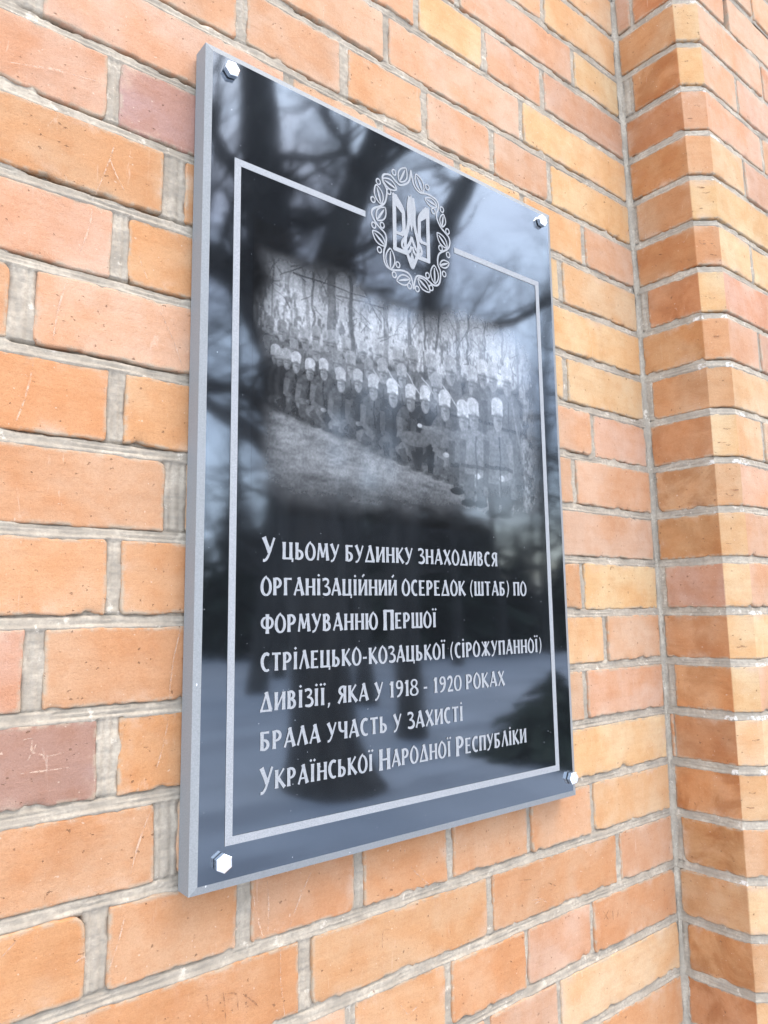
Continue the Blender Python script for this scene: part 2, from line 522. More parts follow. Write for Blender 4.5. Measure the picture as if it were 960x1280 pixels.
    def marks(self, lines, width, mi, lift, seed=0, dense=.0035):
        for k, L in enumerate(lines):
            L = np.array(L, float)
            seg = np.hypot(*np.diff(L, axis=0).T); cum = np.concatenate([[0], np.cumsum(seg)])
            m = max(3, int(cum[-1] / dense))
            tt = np.linspace(0, cum[-1], m)
            if len(L) > 2:          # soften the corners
                x, z = np.interp(tt, cum, L[:, 0]), np.interp(tt, cum, L[:, 1])
            else:
                x, z = np.interp(tt, cum, L[:, 0]), np.interp(tt, cum, L[:, 1])
                bow = np.sin(tt / cum[-1] * math.pi) * cum[-1] * .03 * (1 if k % 2 else -1)
                x = x + bow
            dx, dz = np.gradient(x), np.gradient(z); ln = np.hypot(dx, dz) + 1e-9
            nx, nz = -dz / ln, dx / ln
            ww = width * (.35 + .9 * n1(tt, 120, seed + k)) * np.sin(np.clip(np.linspace(0.08, math.pi - .08, m), 0, math.pi)) ** .4
            s = np.concatenate([x + nx * ww, x - nx * ww]); z2 = np.concatenate([z + nz * ww, z - nz * ww])
            i = np.arange(m - 1)
            F = np.stack([i, i + 1, m + i + 1, m + i], -1)
            d = np.full(2 * m, -lift - .00008 * (k % 7))
            self.add(self.mapf(s, z2, d), F, mi, (.5, .4, .3), np.stack([s, z2, d], -1), 0.0, 0.0, False)
    def box(self, lo, hi, mi=1):
        (x0, y0, z0), (x1, y1, z1) = lo, hi
        P = np.array([(x, y, z) for x in (x0, x1) for y in (y0, y1) for z in (z0, z1)], float)
        F = np.array([(0, 1, 3, 2), (4, 6, 7, 5), (0, 4, 5, 1), (2, 3, 7, 6), (0, 2, 6, 4), (1, 5, 7, 3)])
        self.add(P, F, mi, (.4, .38, .34), P.copy(), 0.0, 0.0, False)
    def build(self, name, parent, off):
        cat = np.concatenate
        return mesh_obj(name, cat(self.v), cat(self.f), [M_BRICK, M_MORTAR, M_SCR, M_GRV], parent, cat(self.mi), cat(self.sm),
                        {'tint': ('FLOAT_COLOR', cat(self.tint)), 'bp': ('FLOAT_VECTOR', cat(self.bp)),
                         'edge': ('FLOAT', cat(self.edge)), 'stain': ('FLOAT', cat(self.stain))}, off)

def xcorner(z):                # the re-entrant corner leans a little towards the top
    zz = np.clip(z, 0, 1.45)
    return .794 - .0209 * zz * zz

def wall_map(s, z, d):
    return np.stack([s, YW + d, z + Z0], -1)

# courses: joints measured on the wall (x of the centre), colours of the bricks from left to right
ROWS = {
 -6: ([-.11, .02, .155, .29, .42, .61], 'PpPpoYy'), -5: ([-.18, .05, .305, .567], 'PpPpY'), -4: ([-.14, .12, .38, .638], 'PppPY'),
 -3: ([-.22, .05, .302, .430, .558], 'PpPYpP'), -2: ([-.10, .02, .251, .506], 'PPPpY'),
 -1: ([-.22, .052, .186, .313, .439, .564], 'RPPoPPY'), 0: ([-.153, .11, .24, .37, .50, .642], 'RPPpYYp'),
 1: ([-.079, .06, .19, .32, .45, .581], 'RMOPYYY'), 2: ([-.28, -.018, .115, .245, .38, .51], 'POOOOYY'),
 3: ([-.068, .06, .32, .45, .581], 'POOOYY'), 4: ([-.28, -.147, .115, .37, .51, .640], 'OoPOOPP'),
 5: ([-.066, .065, .325, .46, .590], 'OOOOPP'), 6: ([-.28, -.009, .125, .38, .515], 'OoOOYp'),
 7: ([-.063, .07, .33, .597], 'OOOOY'), 8: ([-.124, .135, .39, .515, .646], 'ROOOYP'), 9: ([-.063, .065, .33, .46, .592], 'MSOOPP'),
 10: ([-.28, -.010, .125, .38, .515], 'oOOOYy'), 11: ([-.067, .066, .198, .327, .463, .594], 'OOOOOoY'),
 12: ([-.13, .132, .390, .650], 'OSOoP'), 13: ([-.21, -.07, .06, .186, .320, .451, .583], 'OOSPoSPO'), 14: ([-.14, .12, .25, .38, .508], 'OOOPPy'),
 15: ([-.21, .05, .30, .44, .570], 'OOoPOO'), 16: ([-.10, .13, .39, .65], 'OoPPO')}
HWJ = {(2, 1): .0115, (4, 1): .0105, (6, 1): .0105, (10, 1): .0105, (0, 0): .011, (8, 0): .0082, (9, 0): .0088, (3, 0): .0075, (5, 0): .0075,
       (12, 1): .0075, (11, 0): .0092, (11, 1): .0078, (13, 5): .0032, (13, 6): .0034, (14, 4): .004, (11, 3): .0050}

def make_wall(parent, off):
    W = Masonry(wall_map)
    rng = np.random.RandomState(5)
    rows_m = {}
    for r, (js, cols) in ROWS.items():
        zb, zt = zline(r) + .0056, zline(r - 1) - .0056
        zc = (zb + zt) / 2
        xe = float(xcorner(zc)) - .006
        hws = [HWJ.get((r, i), .0062 if x < .2 else .0050) for i, x in enumerate(js)]
        rows_m[r] = list(zip(js, hws)) + [(xe + .006, .007)]
        xs0 = [-.42] + [x + h for x, h in zip(js, hws)]
        xs1 = [x - h for x, h in zip(js, hws)] + [xe]
        for i, (a, b) in enumerate(zip(xs0, xs1)):
            if b - a < .02: continue
            W.brick(a, b, zb + (rng.rand() - .5) * .0012, zt + (rng.rand() - .5) * .0012, tint_of(cols[min(i, len(cols) - 1)], rng), (r + 20) * 131 + i * 17, True)
    ztop, zbot = zline(-7), zline(16)
    W.mortar(-.42, .80, zbot, ztop - .004, rows_m, seed=3)
    # the wall beyond the picture: left, above, below
    def generic(x0, x1, ra, rb):
        for r in range(ra, rb):
            zb, zt = zline(r) + .0056, zline(r - 1) - .0056
            if zb + Z0 < .01: continue
            x = x0 - (r % 2) * .10 - (r % 3) * .03
            while x < x1:
                Lb = .254 if rng.rand() < .6 else .123
                a, b = max(x, x0), min(x + Lb, x1)
                if b - a > .03:
                    W.brick(a, b, zb, zt, tint_of('OoPpYOS'[rng.randint(7)], rng), rng.randint(1, 90000), False)
                x += Lb + .009
    generic(-2.6, -.431, -26, 27)
    generic(-.42, .78, -26, -6)
    generic(-.42, .786, 17, 27)
    generic(1.445, 4.2, -26, 27)
    W.sheet(-2.6, -.42, -Z0, zline(-27))
    W.sheet(-.42, .80, ztop - .004, zline(-27))
    W.sheet(-.42, .80, -Z0, zbot)
    W.sheet(1.40, 4.2, -Z0, zline(-27))
    W.box((-2.6, YW + .017, 0.0), (4.2, YW + .42, Z0 + zline(-27) - .003))
    SCR = [[[-.1695, .702], [-.1301, .7138], [-.0907, .7201]], [[-.077, .6654], [-.0808, .6481], [-.0922, .6095]], [[-.0808, .6481], [-.066, .6214]], [[-.0939, .5989], [-.1037, .5505]], [[-.1127, .5236], [-.122, .4668]], [[-.1367, .4448], [-.1471, .3936]], [[-.0515, .5643], [-.0425, .5435]], [[-.0303, .5171], [-.0071, .4677]], [[-.002, .2254], [-.0117, .1648]], [[-.012, .1476], [-.0217, .1048]], [[-.0263, .0698], [-.042, .0209]], [[-.0445, -.0042], [-.0573, -.0473]], [[.074, -.0221], [.0845, -.0601]], [[.0883, -.012], [.0887, -.0612]], [[.1373, -.0148], [.1112, -.0636]], [[.1034, -.0749], [.1035, -.1029], [.108, -.1347]], [[.0611, -.0396], [.0533, -.0511]], [[.2996, .0265], [.3029, .0156]], [[.266, -.0377], [.291, -.0605]], [[-.1302, .1407], [-.1233, .1423], [-.1239, .1308], [-.1107, .1261], [-.0986, .1277]], [[-.1313, .1156], [-.0944, .1153]], [[-.126, .125], [-.1201, .1364]], [[-.1156, .1286], [-.1116, .1201]], [[-.1382, -.0156], [-.1234, -.0015]], [[-.0882, -.036], [-.0768, -.031], [-.0752, -.0398]], [[.4606, -.1174], [.4788, -.1198], [.4891, -.127]], [[.4649, -.1221], [.4755, -.1219]], [[.2408, -.1744], [.2485, -.1692], [.257, -.1819], [.2704, -.1784]]]
    GRV = [[[.0293, -.0932], [.0318, -.1056]], [[.0446, -.0952], [.0473, -.119]], [[.0462, -.097], [.058, -.0993], [.0598, -.1145]], [[.0644, -.1026], [.08, -.1176]], [[.2263, -.0907], [.2249, -.1082]], [[.2263, -.0907], [.2337, -.0918]], [[.6037, -.1646], [.6151, -.1795]], [[.6163, -.1666], [.6044, -.1768]], [[.6252, -.1698], [.6259, -.1823]], [[.6382, -.171], [.6354, -.1806]], [[.4342, -.0883], [.4606, -.0932]], [[.4907, -.1037], [.5076, -.1113]], [[.2067, -.1448], [.2129, -.1429], [.2148, -.151]]]
    W.marks(SCR, .0009, 2, .0021, 50)
    W.marks(GRV, .0010, 3, .0021, 90)
    return W.build('wall', parent, off)

PD, PC = .106, .039            # depth of the pilaster's flank, width of its cut corner
PF = .57                       # width of its front
_poly = np.array([(0, YW), (0, -.080), (.030, -.105), (.030 + PF, -.105), (.060 + PF, -.080), (.060 + PF, YW)])
_cum = np.concatenate([[0], np.cumsum(np.hypot(*np.diff(_poly, axis=0).T))])
BENDS = tuple(_cum[1:-1])
def pil_map(s, z, d):
    x = np.interp(s, _cum, _poly[:, 0]); y = np.interp(s, _cum, _poly[:, 1])
    seg = np.diff(_poly, axis=0); seg = seg / np.hypot(*seg.T)[:, None]
    nin = np.stack([-seg[:, 1], seg[:, 0]], -1)            # inward normals
    ks, kx, ky = [0], [nin[0, 0]], [nin[0, 1]]
    for i, b in enumerate(BENDS):
        ks += [b - .002, b + .002]; kx += [nin[i, 0], nin[i + 1, 0]]; ky += [nin[i, 1], nin[i + 1, 1]]
    ks.append(_cum[-1]); kx.append(nin[-1, 0]); ky.append(nin[-1, 1])
    nx, ny = np.interp(s, ks, kx), np.interp(s, ks, ky)
    ln = np.hypot(nx, ny)
    return np.stack([x + xcorner(z) + d * nx / ln, y + d * ny / ln, z + Z0], -1)

def make_pilaster(parent, off):
    Pm = Masonry(pil_map)
    rng = np.random.RandomState(11)
    jc = {-6: .037, -4: .024, -2: .006, -1: .012, 1: .018, 2: .004, 3: .013, 5: .008, 7: .013, 9: .017, 10: .011, 11: .006, 12: .013, 14: .011}
    front = {-6: .897, -5: 1.017, -4: .913, -3: .995, -2: .915, -1: 1.005, 0: .917, 1: 1.0, 2: .917, 3: 1.0, 4: .905, 5: 1.0}
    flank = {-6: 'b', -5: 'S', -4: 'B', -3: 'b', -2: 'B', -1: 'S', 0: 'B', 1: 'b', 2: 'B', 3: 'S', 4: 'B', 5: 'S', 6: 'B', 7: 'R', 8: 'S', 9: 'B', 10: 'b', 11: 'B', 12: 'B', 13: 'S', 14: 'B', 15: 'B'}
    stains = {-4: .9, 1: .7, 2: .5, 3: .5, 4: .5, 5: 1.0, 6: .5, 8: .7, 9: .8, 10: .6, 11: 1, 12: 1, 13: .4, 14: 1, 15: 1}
    total = _cum[-1]
    rows_m = {}
    for r in range(-26, 27):
        zb, zt = zline(r) + .0056, zline(r - 1) - .0056
        if zb + Z0 < .01: continue
        fine = -7 <= r <= 16
        zc = (zb + zt) / 2
        xc = float(xcorner(zc))
        x1 = front.get(r, .915 if r % 2 == 0 else 1.0)
        s1 = PD + PC + (x1 - xc - .030)
        a0 = jc.get(r, .0055)
        js = [s1]
        while js[-1] + .262 < total - .15: js.append(js[-1] + .262 * (1 if (len(js) + r) % 2 else .5))
        js.append(total - .15 + .03 * (r % 2))
        edges = [a0] + js + [total - .006]
        if r == -6:
            Pm.brick(.006, .031, zb, zt, tint_of('R', rng), 4711, True)
        if r in (10,):
            Pm.brick(.004, .0096, zb, zt, tint_of('b', rng), 4712, True)
        rows_m[r] = [(a0 / 2, a0 / 2 + .001)] + [(j, .0045) for j in (js[1:-1] if r == -6 else js[:-1])]
        for i, (a, b) in enumerate(zip(edges[:-1], edges[1:])):
            aa = a if i == 0 else a + (.010 if r == -6 and i == 1 else .0045)
            bb = b - ((.012 if r == -6 and i == 0 else .0045) if i < len(edges) - 2 else 0)
            if bb - aa < .02: continue
            tf = tint_of('PpPyPR'[rng.randint(6)] if r != -1 else 'y', rng)
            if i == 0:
                t0 = tint_of(flank.get(r, 'B'), rng); t1 = tint_of('YSoYyoS'[rng.randint(7)], rng)  # flank browner, chamfer brighter: partly stained and cut brick, partly shading put into tints
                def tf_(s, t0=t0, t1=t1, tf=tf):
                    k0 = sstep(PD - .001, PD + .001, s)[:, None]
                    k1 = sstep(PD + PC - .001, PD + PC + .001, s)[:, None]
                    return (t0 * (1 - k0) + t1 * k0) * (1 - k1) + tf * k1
                stn = stains.get(r, .35)
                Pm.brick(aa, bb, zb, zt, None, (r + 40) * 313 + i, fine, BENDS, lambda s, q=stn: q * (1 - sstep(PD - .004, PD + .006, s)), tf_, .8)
            else:
                Pm.brick(aa, bb, zb, zt, tf, (r + 40) * 313 + i * 7, fine, BENDS, 0.0)
    def effs(s, z, t):
        return sstep(.06, .10, s) * sstep(.20, .15, s) * sstep(.60, .80, n1(s, 70, 8) * .4 + n2(s, z * .8, 17, 9) * .6 + .06) * sstep(.3, -.2, t)
    ztop, zbot = zline(-7), zline(16)
    Pm.mortar(.0, .36, zbot, ztop - .004, rows_m, ds=.0022, seed=37, effs=effs, bends=BENDS[:2], gapk=.8)
    Pm.sheet(.36, _cum[3] , zbot, ztop, .0022)
    for sa, sb in zip(_cum[:-1], _cum[1:]):
        Pm.sheet(sa, sb, ztop - .004, zline(-27)); Pm.sheet(sa, sb, -Z0, zbot)
    for sa, sb in zip(_cum[3:-1], _cum[4:]):
        Pm.sheet(sa, sb, zbot, ztop - .004)
    # mortar fillet in the re-entrant corner
    zz = np.arange(zbot, ztop - .004, .003); tt = np.linspace(0, 1, 6)
    wob = .45 + .75 * n1(zz, 35, 61)
    L = []
    for k, t in enumerate(tt):
        u = (1 - t) ** 2; v = t ** 2
        nzk = (n1(zz, 150, 70 + k) - .5) * .0011 + (n1(zz, 420, 90 + k) - .5) * .0007
        L.append(np.stack([xcorner(zz) + .0016 - .0090 * wob * u + nzk, YW + .0014 - .0078 * wob * v + nzk, zz + Z0], -1))
    L = np.stack(L, 1); a_, b_ = L.shape[:2]
    idx = np.arange(a_ * b_).reshape(a_, b_)
    F = np.stack([idx[:-1, :-1], idx[:-1, 1:], idx[1:, 1:], idx[1:, :-1]], -1).reshape(-1, 4)
    P = L.reshape(-1, 3)
    Pm.add(P, F, 1, (.4, .38, .34), P.copy(), 0.0, 0.0)
    # scars and pits on the cut corner
    pits = []
    for r, k in ((-5, 1), (-4, 1), (-3, 2), (-1, 3), (0, 4), (1, 1), (2, 2), (3, 1), (4, 3), (5, 2), (6, 1), (8, 2), (10, 1), (11, 2)):
        for _ in range(k):
            s = PD + .008 + rng.rand() * .022; z = zline(r) + .014 + rng.rand() * .045
            pits.append([[s - .003 - rng.rand() * .004, z + rng.rand() * .002], [s, z], [s + .003 + rng.rand() * .004, z + rng.rand() * .002 - .0005]])
    Pm.marks(pits, .0012, 3, .0016, 7, .0015)
    return Pm.build('pilaster', parent, off)

OFFB = (0.0, YW, 0.0)
building = thing('brick_building', OFFB, 'orange brick building wall with grey mortar and a chamfered pilaster, behind the black plaque', 'building')
make_wall(building, OFFB)
make_pilaster(building, OFFB)

# ------------------------------------------------------------------ the memorial plaque
PW, PH, BV, TH = .528, .7933, .0070, .023
plaque = thing('memorial_plaque', (0, 0, Z0), 'polished black granite memorial plaque with engraved soldiers and inscription, bolted to the brick wall', 'memorial plaque')

def make_slab():
    b = BV
    P = [(b, 0, b), (PW - b, 0, b), (PW - b, 0, PH - b), (b, 0, PH - b)]
    P += [(0.0, .0022, 0), (PW, .0022, 0), (PW, .0022, PH), (0, .0022, PH)]
    P += [(0.0, TH, 0), (PW, TH, 0), (PW, TH, PH), (0, TH, PH)]
    face = mesh_obj('polished_face', P[:4], [(0, 1, 2, 3)], M_GRAN, plaque)
    F = [(8, 11, 10, 9)]
    for i in range(4):
        j = (i + 1) % 4
        F += [(4 + i, 4 + j, j, i), (8 + i, 8 + j, 4 + j, 4 + i)]
    o = mesh_obj('slab', P, F, M_SAWN, plaque)
    return o
make_slab()
# mortar pad between slab and wall, seen past the upper left edge
pad_P = [(x, y, z) for x in (.004, .05) for y in (TH, YW + .001) for z in (.742, .772)]
mesh_obj('spacer', pad_P, [(0, 1, 3, 2), (4, 6, 7, 5), (0, 4, 5, 1), (2, 3, 7, 6), (0, 2, 6, 4), (1, 5, 7, 3)], M_SAWN, plaque)

class Strokes:                 # flat engraved strokes; every stroke a hair above the last so none coincide
    def __init__(self, y0, dy=.000025, cyc=9):
        self.v, self.f, self.y0, self.dy, self.k, self.cyc = [], [], y0, dy, 0, cyc
    def _y(self):
        y = self.y0 - self.dy * (self.k % self.cyc); self.k += 1
        return y
    def poly(self, pts):
        y = self._y(); n = len(self.v)
        self.v += [(p[0], y, p[1]) for p in pts]
        a = sum(pts[i][0] * pts[(i + 1) % len(pts)][1] - pts[(i + 1) % len(pts)][0] * pts[i][1] for i in range(len(pts)))
        ids = list(range(n, n + len(pts)))
        self.f.append(tuple(ids if a > 0 else ids[::-1]))
    def ribbon(self, pts, widths, closed=False):
        p = np.array(pts, float); w = np.broadcast_to(np.asarray(widths, float), (len(p),)) / 2
        if closed:
            t = np.roll(p, -1, 0) - np.roll(p, 1, 0)
        else:
            t = np.gradient(p, axis=0)
        L = np.hypot(*t.T) + 1e-12
        nx, nz = -t[:, 1] / L, t[:, 0] / L
        y = self._y(); n = len(self.v); m = len(p)
        self.v += [(p[i, 0] + nx[i] * w[i], y, p[i, 1] + nz[i] * w[i]) for i in range(m)]
        self.v += [(p[i, 0] - nx[i] * w[i], y, p[i, 1] - nz[i] * w[i]) for i in range(m)]
        for i in range(m if closed else m - 1):
            j = (i + 1) % m
            self.f.append((n + i, n + m + i, n + m + j, n + j))
    def build(self, name, mat, parent):
        return mesh_obj(name, self.v, self.f, mat, parent)

def smooth_path(pts, k=8, closed=False):
    p = np.array(pts, float); n = len(p); out = []
    for i in range(n if closed else n - 1):
        g = (lambda q: p[q % n]) if closed else (lambda q: p[min(max(q, 0), n - 1)])
        a, b, c, d = g(i - 1), g(i), g(i + 1), g(i + 2)
        for t in np.linspace(0, 1, k, endpoint=False):
            out.append(.5 * ((2 * b) + (c - a) * t + (2 * a - 5 * b + 4 * c - d) * t * t + (3 * b - a - 3 * c + d) * t ** 3))
    if not closed: out.append(p[-1])
    return np.array(out)

# border line, broken for the emblem
def make_border():
    s = Strokes(-.0004)
    l, r, t, b, lw = .0318, .4942, .6828, .0353, .0072
    g0, g1 = .1945, .3330
    s.poly([(l, b), (l + lw, b + lw), (l + lw, t - lw), (l, t)])
    s.poly([(l, b), (r, b), (r - lw, b + lw), (l + lw, b + lw)])
    s.poly([(r, b), (r, t), (r - lw, t - lw), (r - lw, b + lw)])
    s.poly([(l, t), (l + lw, t - lw), (g0, t - lw), (g0, t)])
    s.poly([(r, t), (g1, t), (g1, t - lw), (r - lw, t - lw)])
    s.build('border_line', M_FROST, plaque)
make_border()

# ---- emblem: leaf wreath and trident
LEAVES = [[[.2457, .7376], [.256, .7587]], [[.2411, .726], [.2199, .7314]], [[.2172, .699], [.2103, .7208]], [[.2107, .6777], [.2235, .6968]], [[.2226, .6499], [.2043, .6628]], [[.2295, .6237], [.23, .6496]], [[.2594, .6202], [.2387, .6127]], [[.2717, .6254], [.2905, .613]], [[.2989, .626], [.2985, .6493]], [[.3079, .6521], [.3236, .6595]], [[.3207, .6779], [.3045, .693]], [[.3131, .7032], [.3161, .721]], [[.3056, .7275], [.2858, .7306]], [[.2825, .7368], [.2717, .7574]]]
RINGS = [[.2898, .7468], [.299, .7191], [.3134, .726], [.3221, .7003], [.3098, .6746], [.3223, .6698], [.3147, .6428], [.2872, .6331], [.2927, .619], [.2702, .6115], [.2581, .6117], [.2351, .619], [.2409, .6327], [.2138, .6425], [.2183, .6737], [.2059, .6696], [.2055, .7005], [.2292, .719], [.2135, .7255], [.2372, .7459]]
ST1 = [[.2638, .759], [.2601, .743], [.2478, .7339], [.2402, .7355], [.2317, .7403], [.2221, .7375], [.2198, .7296], [.226, .7196], [.2236, .7047], [.2172, .6972], [.2058, .6897], [.2036, .6821], [.2106, .6725], [.2229, .6646], [.2237, .6528], [.2205, .6432], [.2213, .6298], [.2305, .624], [.2498, .6279], [.2606, .624], [.2646, .6095]]
ST2 = [[.2638, .759], [.2679, .7423], [.2768, .7356], [.2907, .7379], [.3047, .7356], [.308, .7274], [.304, .7149], [.3107, .7024], [.3248, .6922], [.3231, .6787], [.3072, .6664], [.3044, .6529], [.3088, .6433], [.306, .628], [.2965, .6236], [.283, .6287], [.2695, .6266], [.2646, .6095]]
def make_emblem():
    s = Strokes(-.0004, .00002, 12)
    for S_ in (ST1, ST2):
        q = smooth_path(S_, 7)
        s.ribbon(q, .0023)
    for a, b in LEAVES:
        a, b = np.array(a), np.array(b)
        d = b - a; L = np.hypot(*d); u = d / L; nrm = np.array([-u[1], u[0]])
        t = np.linspace(0, 1, 15)
        wd = .0062 * np.sin(math.pi * t) ** .75 * (1 - .15 * t) * min(1.15, L / .021)
        for sg in (1, -1):
            s.ribbon([a + u * L * k + nrm * sg * x for k, x in zip(t, wd)], .0018)
        s.ribbon([a + u * L * k for k in np.linspace(.08, .86, 5)], [.0016, .0026, .0028, .0022, .0010])
    for c in RINGS:
        th = np.linspace(0, 2 * math.pi, 17)[:-1]
        s.ribbon([(c[0] + .0030 * math.cos(k), c[1] + .0034 * math.sin(k)) for k in th], .0017, True)
    s.build('emblem_wreath', M_FROST, plaque)
    s = Strokes(-.0004, .00002, 14)
    cx = .2632
    for m in (1, -1):
        X = lambda pts: [(cx + m * a, b) for a, b in pts]
        s.ribbon(X([(-.0262, .7195), (-.0262, .6500)]), .0056)
        s.ribbon(X([(-.0280, .6515), (-.0085, .6515)]), .0052)
        s.ribbon(smooth_path(X([(-.0250, .7180), (-.0180, .7105), (-.0128, .7020), (-.0122, .6900), (-.0122, .6770), (-.0165, .6715)]), 5), .0052)
        s.poly(X([(-.0280, .7215), (-.0112, .7040), (-.0112, .6955), (-.0245, .7060)]))
        s.ribbon(X([(-.0240, .6722), (-.0150, .6722)]), .0038)
        s.ribbon(smooth_path(X([(-.0022, .7240), (-.0046, .7100), (-.0040, .6950), (-.0060, .6830), (-.0095, .6720), (-.0100, .6600), (-.0070, .6500), (0, .6350)]), 5), .0046)
        s.ribbon(smooth_path(X([(-.0098, .6700), (-.0145, .6640), (-.0150, .6580), (-.0110, .6560), (-.0040, .6640), (0, .6740)]), 5), .0036)
        s.ribbon(smooth_path(X([(-.0075, .6515), (-.0030, .6560), (-.0012, .6620)]), 4), .0032)
    s.poly([(cx, .7285), (cx - .0042, .7120), (cx - .0030, .6920), (cx, .6800), (cx + .0030, .6920), (cx + .0042, .7120)])
    s.poly([(cx - .004, .6440), (cx, .6330), (cx + .004, .6440), (cx, .6560)])
    s.build('emblem_trident', M_FROST, plaque)
make_emblem()

# ---- inscription: narrow flared display capitals, drawn stroke by stroke
T, H = .150, .072              # thick and thin strokes, in units of the letter height
def bez(pts, n=9):
    pts = [np.array(p, float) for p in pts]; out = []
    for t in np.linspace(0, 1, n):
        q = pts
        while len(q) > 1: q = [q[i] * (1 - t) + q[i + 1] * t for i in range(len(q) - 1)]
        out.append(q[0])
    return out
def bar(a, b, w, fl=1.22):     # a bar flaring a little at both ends
    a, b = np.array(a, float), np.array(b, float)
    return ('r', [a + (b - a) * t for t in (0, .12, .5, .88, 1)], [w * fl, w * 1.06, w * .94, w * 1.06, w * fl])
def V(x, y0=0, y1=1, w=T): return bar((x, y0), (x, y1), w)
def hb(x0, x1, y, w=H): return bar((x0, y), (x1, y), w, 1.3)
def cv(pts, w0, w1, w2):
    p = bez(pts, 11); t = np.linspace(0, 1, 11)
    return ('r', p, [w0 * (1 - k) ** 2 + 2 * w1 * k * (1 - k) + w2 * k * k for k in t])
def oval(cx, rx, y0=-.02, y1=1.0):
    return [cv([(cx + .02, y1 + .10), (cx - rx * 1.45, y1 * .80), (cx - rx * 1.30, y0 + .05), (cx, y0 + .02)], .05, .22, .08),
            cv([(cx - .04, y1 + .02), (cx + rx * 1.40, y1 * .90), (cx + rx * 1.35, y0 + .05), (cx - .01, y0 + .02)], .06, .20, .08)]
def bowl(x, y0, y1, rx, w=.13): return cv([(x, y1 - .03), (x + rx * 1.5, y1 + .01), (x + rx * 1.5, y0 - .01), (x, y0 + .03)], .07, w * 1.6, .07)
def dot(x): return ('p', [(x - .085, 1.20), (x, 1.11), (x + .085, 1.20), (x, 1.29)])
G = {}
G['А'] = (.60, [bar((.04, 0), (.33, 1.06), .085), bar((.29, 1.05), (.54, 0), T), hb(.14, .46, .30)])
G['Б'] = (.52, [V(.09), hb(.05, .45, .955, .085), bowl(.10, .0, .58, .26)])
G['В'] = (.52, [V(.09), bowl(.10, .52, 1.0, .22), bowl(.10, 0, .56, .27)])
G['Г'] = (.46, [V(.09), hb(.05, .44, .955, .085)])
G['Д'] = (.64, [bar((.06, .04), (.35, 1.06), .085), bar((.31, 1.05), (.55, .04), T), hb(.0, .62, .035, .085)])
G['Е'] = (.46, [V(.09), hb(.05, .42, .96, .08), hb(.09, .36, .51), hb(.05, .43, .04, .08)])
G['Ж'] = (.80, [V(.40), bar((.40, .5), (.10, 1), .08), bar((.40, .5), (.70, 1), .08), bar((.40, .5), (.06, 0), .11), bar((.40, .5), (.74, 0), .13)])
G['З'] = (.46, [cv([(.04, .93), (.22, 1.10), (.56, .92), (.34, .62), (.14, .55)], .10, .13, .06), cv([(.14, .55), (.52, .60), (.60, -.02), (.24, -.02), (.03, .10)], .06, .20, .08), bar((.05, 1.03), (.05, .86), .06)])
G['И'] = (.58, [V(.09), V(.49), bar((.11, .06), (.47, .94), H)])
G['Й'] = (.58, G['И'][1] + [bar((.25, 1.16), (.38, 1.32), .08)])
G['І'] = (.22, [V(.10), dot(.10)])
G['Ї'] = (.30, [V(.14), dot(.04), dot(.25)])
G['К'] = (.56, [V(.09), bar((.14, .48), (.48, 1.02), .08), bar((.17, .54), (.53, 0), .14)])
G['Л'] = (.58, [bar((.04, 0), (.31, 1.08), .085), bar((.28, 1.06), (.52, 0), T)])
G['М'] = (.72, [bar((.05, 0), (.15, 1.04), .09), bar((.15, 1.02), (.36, .18), .13), bar((.36, .18), (.56, 1.02), .07), bar((.55, 1.04), (.65, 0), T)])
G['Н'] = (.58, [V(.09), V(.49), hb(.10, .48, .50)])
G['О'] = (.56, oval(.28, .235))
G['П'] = (.56, [V(.09), V(.47), hb(.05, .51, .955, .085)])
G['Р'] = (.50, [V(.09), bowl(.10, .42, 1.0, .27)])
G['С'] = (.48, [cv([(.44, .90), (.22, 1.16), (-.12, .80), (.02, .16), (.22, -.12), (.44, .08)], .12, .19, .09)])
G['Т'] = (.52, [V(.26), hb(.02, .50, .955, .085)])
G['У'] = (.54, [bar((.05, 1.03), (.30, .36), .14), cv([(.50, 1.02), (.30, .40), (.22, -.10), (.02, -.02)], .08, .07, .10)])
G['Ф'] = (.66, [V(.33, -.06, 1.04), bowl(.34, .22, .88, .24, .11), cv([(.32, .85), (-.06, .90), (-.06, .20), (.32, .25)], .06, .18, .06)])
G['Х'] = (.56, [bar((.06, 1.02), (.51, 0), T), bar((.49, 1.02), (.05, 0), .08)])
G['Ц'] = (.62, [V(.09), V(.47), hb(.05, .56, .04, .085), bar((.57, .06), (.55, -.16), .08)])
G['Ч'] = (.54, [V(.45), cv([(.09, 1.02), (.04, .46), (.20, .36), (.45, .48)], .15, .12, .06)])
G['Ш'] = (.80, [V(.09), V(.40), V(.71), hb(.05, .75, .04, .085)])
G['Ь'] = (.50, [V(.09), bowl(.10, 0, .56, .26)])
G['Ю'] = (.80, [V(.09), hb(.10, .34, .5)] + oval(.53, .22))
G['Я'] = (.54, [V(.44), cv([(.44, .97), (.02, 1.02), (.02, .46), (.44, .48)], .07, .20, .07), bar((.30, .48), (.06, 0), .11)])
G['1'] = (.34, [V(.19), bar((.20, .97), (.05, .80), .08), hb(.08, .30, .03, .05)])
G['9'] = (.48, [cv([(.40, .62), (.00, .30), (-.02, 1.04), (.26, .98)], .06, .17, .06), cv([(.24, .98), (.52, 1.02), (.50, .10), (.08, .01)], .06, .22, .07)])
G['8'] = (.48, [cv([(.24, .53), (-.04, .62), (.02, .99), (.24, .98)], .06, .15, .06), cv([(.24, .98), (.48, .98), (.50, .62), (.24, .53)], .06, .14, .06), cv([(.24, .53), (-.10, .42), (-.06, .0), (.24, .01)], .06, .18, .06), cv([(.24, .01), (.56, .0), (.56, .42), (.24, .53)], .06, .17, .06)])
